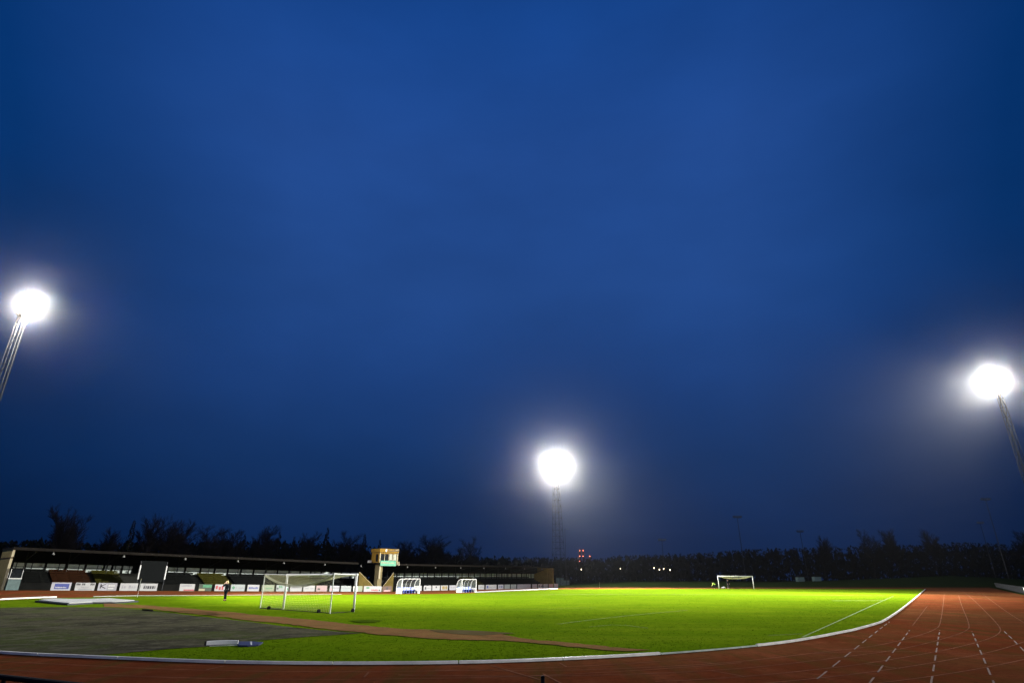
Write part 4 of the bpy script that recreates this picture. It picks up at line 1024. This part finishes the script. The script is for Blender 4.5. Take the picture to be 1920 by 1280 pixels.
# barrier fence outside the right-hand straight
A = o1 + RNn * .5 - RT * 6; B = o1 + RT * 78 + RNn * 1.5
t = thing('barrier_fence', (o1.x, o1.y, 0), 'low pale barrier fence along the outside of the right-hand straight', 'fence')
L = (B - A).length; nseg = 34
for i in range(nseg):
    p0, p1 = A.lerp(B, i / nseg), A.lerp(B, (i + 1) / nseg - .004)
    mb = MB(); mb.tube((p0.x, p0.y, 0), (p0.x, p0.y, 1.02), .03, n=6); mb.build('post', M['steel'], t)
    mb = MB()
    for z_ in (.12, .98): mb.tube((p0.x, p0.y, z_), (p1.x, p1.y, z_), .02, n=6)
    for k in range(1, 16): q = p0.lerp(p1, k / 16); mb.tube((q.x, q.y, .12), (q.x, q.y, .98), .011, n=4)
    mb.build('bar_panel', M['darksteel'], t)
pb0, pb1 = A.lerp(B, .052), A.lerp(B, .028)
t = thing('advertising_board', (*pb0, 0), 'white board leaning on the barrier fence at the right edge', 'advertising board')
nn = RNn * -.07
mb = MB(); P = [(*(pb0 + nn), .08), (*(pb1 + nn), .08), (*(pb1 + nn), .92), (*(pb0 + nn), .92)]; P2 = [(x - RNn.x * .03, y - RNn.y * .03, z_) for x, y, z_ in P]; mb.hexa(P + P2); mb.build('panel', M['whitedull'], t)

# ------------------------------------------------------------------ unlit masts of the next field, street lamps, chimneys
def tee_mast(px, py, Y, w, label, h_base=0, r=.14, single=False):
    T_ = at(px, py, Y); t = thing('unlit_mast', (T_.x, T_.y, 0), label, 'floodlight mast', 'unlit masts beyond the far bend')
    mb = MB(); mb.tube((T_.x, T_.y, 0), (T_.x, T_.y, T_.z), r, r * .55, 8); mb.build('pole', M['darksteel'], t)
    mb = MB(); mb.tube((T_.x - w / 2, T_.y, T_.z), (T_.x + w / 2, T_.y, T_.z), .07, n=6); mb.build('cross_arm', M['darksteel'], t)
    for k in range(4):
        x = T_.x - w / 2 + w * (k + .1) / 3.3
        mb = MB(); mb.box((x, T_.y - .2, T_.z + .32), (w / 4.6, .3, .5)); mb.tube((x, T_.y, T_.z), (x, T_.y - .1, T_.z + .2), .04, n=5); mb.build('lamp_head', M['housing'], t)
tee_mast(1382.5, 970, 200, 2.6, 'tall unlit mast with a crossbar of lamps above the far goal')
tee_mast(1241, 1013, 205, 2.4, 'shorter unlit T-shaped mast left of the far goal')
tee_mast(1500, 997, 220, 2.2, 'faint unlit T-shaped mast right of the far goal')
tee_mast(1848, 937, 190, 2.8, 'tallest unlit mast near the right edge, with lamps on its crossbar')
tee_mast(1838, 981, 215, 2.2, 'lower unlit mast close left of the tallest unlit one')
T_ = at(1059, 993, 178); t = thing('street_lamp', (T_.x, T_.y, 0), 'unlit lamp post with a hooked arm right of the far lattice mast', 'street lamp')
mb = MB(); mb.tube((T_.x, T_.y, 0), (T_.x, T_.y, T_.z), .10, .06, 8); mb.build('pole', M['darksteel'], t)
mb = MB(); mb.path([Vector((T_.x, T_.y, T_.z)), Vector((T_.x + .15, T_.y, T_.z + .3)), Vector((T_.x + .5, T_.y, T_.z + .35))], .05); mb.build('arm', M['darksteel'], t)
mb = MB(); mb.box((T_.x + .7, T_.y, T_.z + .28), (.8, .3, .18)); mb.build('lamp_head', M['housing'], t)
# far chimneys with red warning lamps
def chimney(px, tops, Y, label, r):
    T_ = at(px, tops[0], Y); t = thing('chimney', (T_.x, T_.y, 0), label, 'chimney', 'far chimneys with red warning lamps')
    mb = MB(); mb.tube((T_.x, T_.y, 0), (T_.x, T_.y, T_.z + .6), r * 1.3, r, 12); mb.build('stack', M['bark'], t, True)
    mb = MB(); mb.tube((T_.x, T_.y, T_.z - .9), (T_.x, T_.y, T_.z - .75), r * 1.45, n=12); mb.build('gallery', M['darksteel'], t)
    for py in tops:
        P = at(px, py, Y - r * 1.5 - .3); mb = MB(); rr_ = .20
        for i in range(6):
            a0, a1 = -math.pi / 2 + math.pi * i / 6, -math.pi / 2 + math.pi * (i + 1) / 6
            mb.tube(P + Vector((0, 0, math.sin(a0) * rr_)), P + Vector((0, 0, math.sin(a1) * rr_)), max(.01, math.cos(a0) * rr_), max(.01, math.cos(a1) * rr_), 8)
        mb.build('warning_lamp', M['lampred'], t)
chimney(1087, (1031.5, 1042, 1051.5), 330, 'far chimney with three red lamps, left of the cluster', .45)
chimney(1093.4, (1031.5, 1042), 332, 'far chimney with two bright red lamps, middle of the cluster', .45)
chimney(1106, (1042, 1051.5), 334, 'shorter far chimney with dimmer red lamps, right of the cluster', .45)
def far_lamp(px, py, Y, label, k=.10):
    P = at(px, py, Y); t = thing('street_lamp', (P.x, P.y + .7, 0), label, 'street lamp', 'lit street lamps before the distant woods')
    mb = MB(); mb.tube((P.x, P.y + .7, 0), (P.x, P.y + .7, P.z + .3), .07, .05, 6); mb.tube((P.x, P.y + .7, P.z + .3), (P.x, P.y, P.z + .3), .04, n=5); mb.build('pole', M['darksteel'], t)
    mb = MB(); mb.tube(P + Vector((0, 0, .3)), P, .12, k, 10); mb.tube(P, P - Vector((0, 0, k)), k, k * .4, 10); mb.build('lamp_glass', M['lampwarm'], t)
far_lamp(1090, 1067.5, 212, 'lit street lamp below the red-lamped chimneys')
far_lamp(1163.3, 1066, 214, 'lone lit street lamp midway between the chimneys and the four lamps')
far_lamp(1226.5, 1065, 212, 'lit street lamp, leftmost of the four before the woods', .10)
far_lamp(1236.5, 1068, 208, 'lit street lamp, second from left of the four before the woods')
far_lamp(1244.5, 1066.3, 212, 'lit street lamp, third from left of the four before the woods')
far_lamp(1256.5, 1068.5, 207, 'lit street lamp, rightmost of the four before the woods')

# ------------------------------------------------------------------ trees
def bare_tree(seed, H, spread, levels=5, birch=False):
    rr = random.Random(seed); tr, cr = MB(), MB()
    def grow(p, d, L, r, lv, mb):
        n = 3; q = p
        for i in range(n):
            d = (d + Vector((rr.gauss(0, .10), rr.gauss(0, .10), rr.gauss(0, .05) + (.03 if lv else 0)))).normalized()
            q2 = q + d * (L / n); mb.tube(q, q2, r * (1 - .28 * i / n), r * (1 - .28 * (i + 1) / n), 5 if lv < 2 else 3, cap=False); q = q2
            if lv < levels and (lv > 0 or i > 0):
                for _ in range(2 if lv < 3 else 2):
                    a = rr.uniform(0, 6.283); t_ = Vector((math.cos(a), math.sin(a), 0)); nd = (d * rr.uniform(.7, 1.2) + t_ * spread * rr.uniform(.5, 1.0)).normalized()
                    grow(q, nd, L * rr.uniform(.50, .68), max(.012, r * .5), lv + 1, cr)
    grow(Vector((0, 0, -.3)), Vector((0, 0, 1)), H * .45, H * .016, 0, tr)
    q = Vector((0, 0, H * .45 - .3)); grow(q, Vector((rr.uniform(-.1, .1), rr.uniform(-.1, .1), 1)), H * .32, H * .010, 1, cr)
    return tr, cr
def spruce(seed, H, w):
    rr = random.Random(seed); tr, cr = MB(), MB()
    tr.tube((0, 0, -.3), (0, 0, H), H * .013, .015, 6)
    n = int(H * 3.6)
    for i in range(n):
        f = i / n; z = H * (.10 + .90 * f); rad = w * (1 - f) ** .85 * rr.uniform(.65, 1.15) + .12
        for k in range(6):
            a = rr.uniform(0, 6.283); c, s = math.cos(a), math.sin(a); L = rad * rr.uniform(.55, 1.1); dr = L * rr.uniform(.15, .45)
            tip = Vector((c * L, s * L, z - dr)); b0 = Vector((c * .04, s * .04, z))
            sd = Vector((-s, c, 0)) * (.12 + .15 * L); mid = b0.lerp(tip, .55) + Vector((0, 0, .06))
            cr.face([b0, mid + sd, tip, mid - sd]); cr.face([b0.lerp(tip, .3), b0.lerp(tip, .6) - Vector((0, 0, .35 + .1 * L)) + sd * .5, tip])
    return tr, cr
def tree_mesh(pair, tm, cm):
    out = []
    for mb, nm, m in ((pair[0], 'trunk', tm), (pair[1], 'crown', cm)):
        me = bpy.data.meshes.new(nm); me.from_pydata(mb.v, [], mb.f); me.materials.append(m); out.append(me)
    return out
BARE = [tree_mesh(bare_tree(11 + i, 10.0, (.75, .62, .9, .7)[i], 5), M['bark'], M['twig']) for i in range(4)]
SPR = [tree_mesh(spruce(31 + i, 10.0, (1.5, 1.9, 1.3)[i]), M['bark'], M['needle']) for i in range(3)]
def plant(kind, var, px, top, Y, label, wide=1.0):
    P = at(px, top, Y); k = P.z / (10.3 if kind == 's' else 9.6)
    name = 'spruce_tree' if kind == 's' else 'bare_tree'
    t = thing(name, (P.x, P.y, 0), label, 'tree', 'tree tops against the dusk sky')
    for me, nm in zip((SPR if kind == 's' else BARE)[var], ('trunk', 'crown')):
        o = bpy.data.objects.new(nm, me); COL.objects.link(o); o.parent = t
    t.scale = (k * wide, k * wide, k); t.rotation_euler = (0, 0, random.uniform(0, 6.28))
TREES = [
 ('b', 1, 122, 958, 112, 'tall bare tree behind the left end of the grandstand, highest of all', .75),
 ('b', 2, 150, 979, 116, 'lower broad bare tree right beside the highest tree on the left', .8),
 ('b', 1, 205, 998, 120, 'small bare tree between the highest tree and the pair behind the dark screen', 1.0),
 ('s', 0, 254, 969, 118, 'tall narrow tree, left of the pair above the dark screen', 1.0),
 ('b', 3, 285, 977, 122, 'bare tree, right of the pair above the dark screen', .9),
 ('b', 0, 318, 985, 125, 'bare tree left of the double bare crowns above the left grandstand', .9),
 ('b', 1, 342, 984, 127, 'bare tree with an upright crown, third right of the dark screen', .9),
 ('b', 2, 383, 995, 130, 'broad dark bare tree above the standing person, to the left', 1.2),
 ('b', 3, 436, 1000, 134, 'bare tree directly above the standing person', 1.0),
 ('s', 1, 461, 996, 138, 'spruce left of the near goal, above the stand roof', 1.0),
 ('b', 0, 492, 994, 140, 'bare tree above the near goal left rear post', 1.1),
 ('s', 2, 526, 991, 142, 'pointed spruce above the near goal left front post', 1.1),
 ('s', 0, 553, 1001, 144, 'small spruce above the middle of the near goal', 1.1),
 ('b', 1, 585, 1003, 145, 'bare tree above the near goal, left of the tall pointed spruce', 1.0),
 ('s', 1, 616, 983, 148, 'tall pointed spruce above the near goal right rear post', 1.0),
 ('b', 2, 650, 1004, 150, 'low bare tree between the two pointed spruces left of the press box', 1.0),
 ('s', 0, 685, 996, 152, 'pointed spruce just left of the yellow press box', 1.1),
 ('s', 2, 713, 1007, 156, 'spruce top showing directly above the press box', 1.1),
 ('b', 3, 763, 1020, 165, 'round bare tree just right of the press box', 1.2),
 ('b', 0, 805, 1009, 170, 'large spreading bare tree above the gap between the dugouts', 1.3),
 ('b', 1, 826, 1019, 172, 'lower bare tree touching the right of the large spreading one', 1.1),
 ('s', 1, 855, 1035, 176, 'tiny dark spruce tip left of the slanted bare tree above the farther dugout', 1.0),
 ('b', 2, 885, 1015, 178, 'upright bare tree above the farther dugout', .9),
 ('b', 2, 1622, 1002, 215, 'bare tree on the right skyline, leftmost of three close ones', .8),
 ('b', 3, 1667, 1000, 220, 'bare tree on the right skyline, middle of three close ones', .8),
 ('b', 0, 1742, 1000, 220, 'bare tree on the right skyline, rightmost of three close ones', .8),
 ('b', 1, 1538, 1011, 225, 'small bare tree on the right skyline, right of the faint T-shaped mast', 1.0),
 ('b', 3, 1918, 1000, 200, 'dark bare tree cut by the right edge of the photo', .9),
]
for tr in TREES: plant(*tr)

# the woods behind: nobody could count them, one mass
PROFILE = [(-260, 1006), (-60, 1010), (0, 1014), (60, 1012), (120, 1012), (200, 1020), (260, 1014), (330, 1018), (400, 1012), (470, 1012), (540, 1012), (600, 1014), (680, 1020), (760, 1032), (840, 1036),
           (900, 1043), (980, 1043), (1060, 1044), (1120, 1045), (1180, 1039), (1290, 1037), (1360, 1032), (1400, 1028), (1500, 1026), (1600, 1023), (1700, 1021), (1800, 1015), (1860, 1017), (1920, 1021), (2200, 1016)]
def prof(px):
    for (a, b), (c, d) in zip(PROFILE, PROFILE[1:]):
        if a <= px <= c: return b + (d - b) * (px - a) / (c - a)
    return 1020
fm = MB(); rr = random.Random(99)
def far_tree(px, top, Y, w):
    P = at(px, top, Y); H = P.z; x0, y0 = P.x, P.y
    fm.tube((x0, y0, -.2), (x0, y0, H * .9), H * .012, .03, 4, cap=False)
    con = rr.random() < .55; n = int(26 + H * 1.5)
    for i in range(n):
        f = rr.random() ** .8; z = H * (.04 + .96 * f)
        rad = w * ((1 - f) ** .8 if con else math.sin(math.pi * (f * .82 + .18)) ** .7) + .15
        a = rr.uniform(0, 6.283); L = rad * rr.uniform(.35, 1.0); c = Vector((x0 + math.cos(a) * L, y0 + math.sin(a) * L, z - (.2 * L if con else 0)))
        s_ = rr.uniform(.35, .9) * (1.0 if f < .8 else .55); b = rr.uniform(0, 3.14); u = Vector((math.cos(b), math.sin(b), rr.uniform(-.3, .3))) * s_; v = Vector((rr.uniform(-.3, .3), rr.uniform(-.3, .3), 1)) * s_
        if con: fm.face([c + v * .8, c - u - v * .4, c + u - v * .5])
        else: fm.face([c + v, c - u * .8, c - v * .7, c + u * .6])
px = -300.0
while px < 2250:
    left = px < 960
    Y0 = (116 + max(0, px) * .075) if left else 232
    for layer in range(3):
        Y = Y0 + layer * 9 + rr.uniform(-3, 3)
        far_tree(px + rr.uniform(-5, 5), prof(px) + abs(rr.gauss(0, 2.4 if left else 1.1)) + layer * 1.0 - .5, Y, rr.uniform(1.5, 2.6) * (1.0 if left else 1.35))
    px += 7.5 if not left else 9.5
# shrubs filling the foot of the woods
for _ in range(2600):
    px = rr.uniform(-300, 2250); left = px < 960
    Y = ((114 + max(0, px) * .075) if left else 231) + rr.uniform(0, 22); P = at(px, rr.uniform(prof(px) + 8, 1082), Y); z = max(.3, P.z); s_ = rr.uniform(.8, 1.8)
    c = Vector((P.x, P.y, z)); b = rr.uniform(0, 3.14); u = Vector((math.cos(b), math.sin(b) * .4, rr.uniform(-.3, .3))) * s_; v = Vector((rr.uniform(-.3, .3), rr.uniform(-.3, .3), 1)) * s_
    fm.face([c + v, c - u * .8, c - v * .7, c + u * .7])
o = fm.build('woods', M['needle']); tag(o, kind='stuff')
tag(o, 'dark leafless and spruce woods filling the skyline behind the stadium')

# ------------------------------------------------------------------ added mist: its scattering stands in for lens bloom round the lamps
bpy.ops.mesh.primitive_cube_add(size=1, location=(0, 60, 18.5))
hz = bpy.context.object; hz.name = 'bloom_haze'; hz.scale = (900, 900, 39); hz['kind'] = 'stuff'; hz['label'] = 'thin added mist that makes the bloom round the floodlights'
m = bpy.data.materials.new('mist'); m.use_nodes = True; nt = m.node_tree
nt.nodes.remove(nt.nodes['Principled BSDF']); pv = nt.nodes.new('ShaderNodeVolumePrincipled')
pv.inputs['Color'].default_value = (.97, .98, 1, 1); pv.inputs['Density'].default_value = HAZE_DENSITY; pv.inputs['Anisotropy'].default_value = HAZE_G
nt.links.new(pv.outputs[0], nt.nodes['Material Output'].inputs['Volume'])
hz.data.materials.append(m)
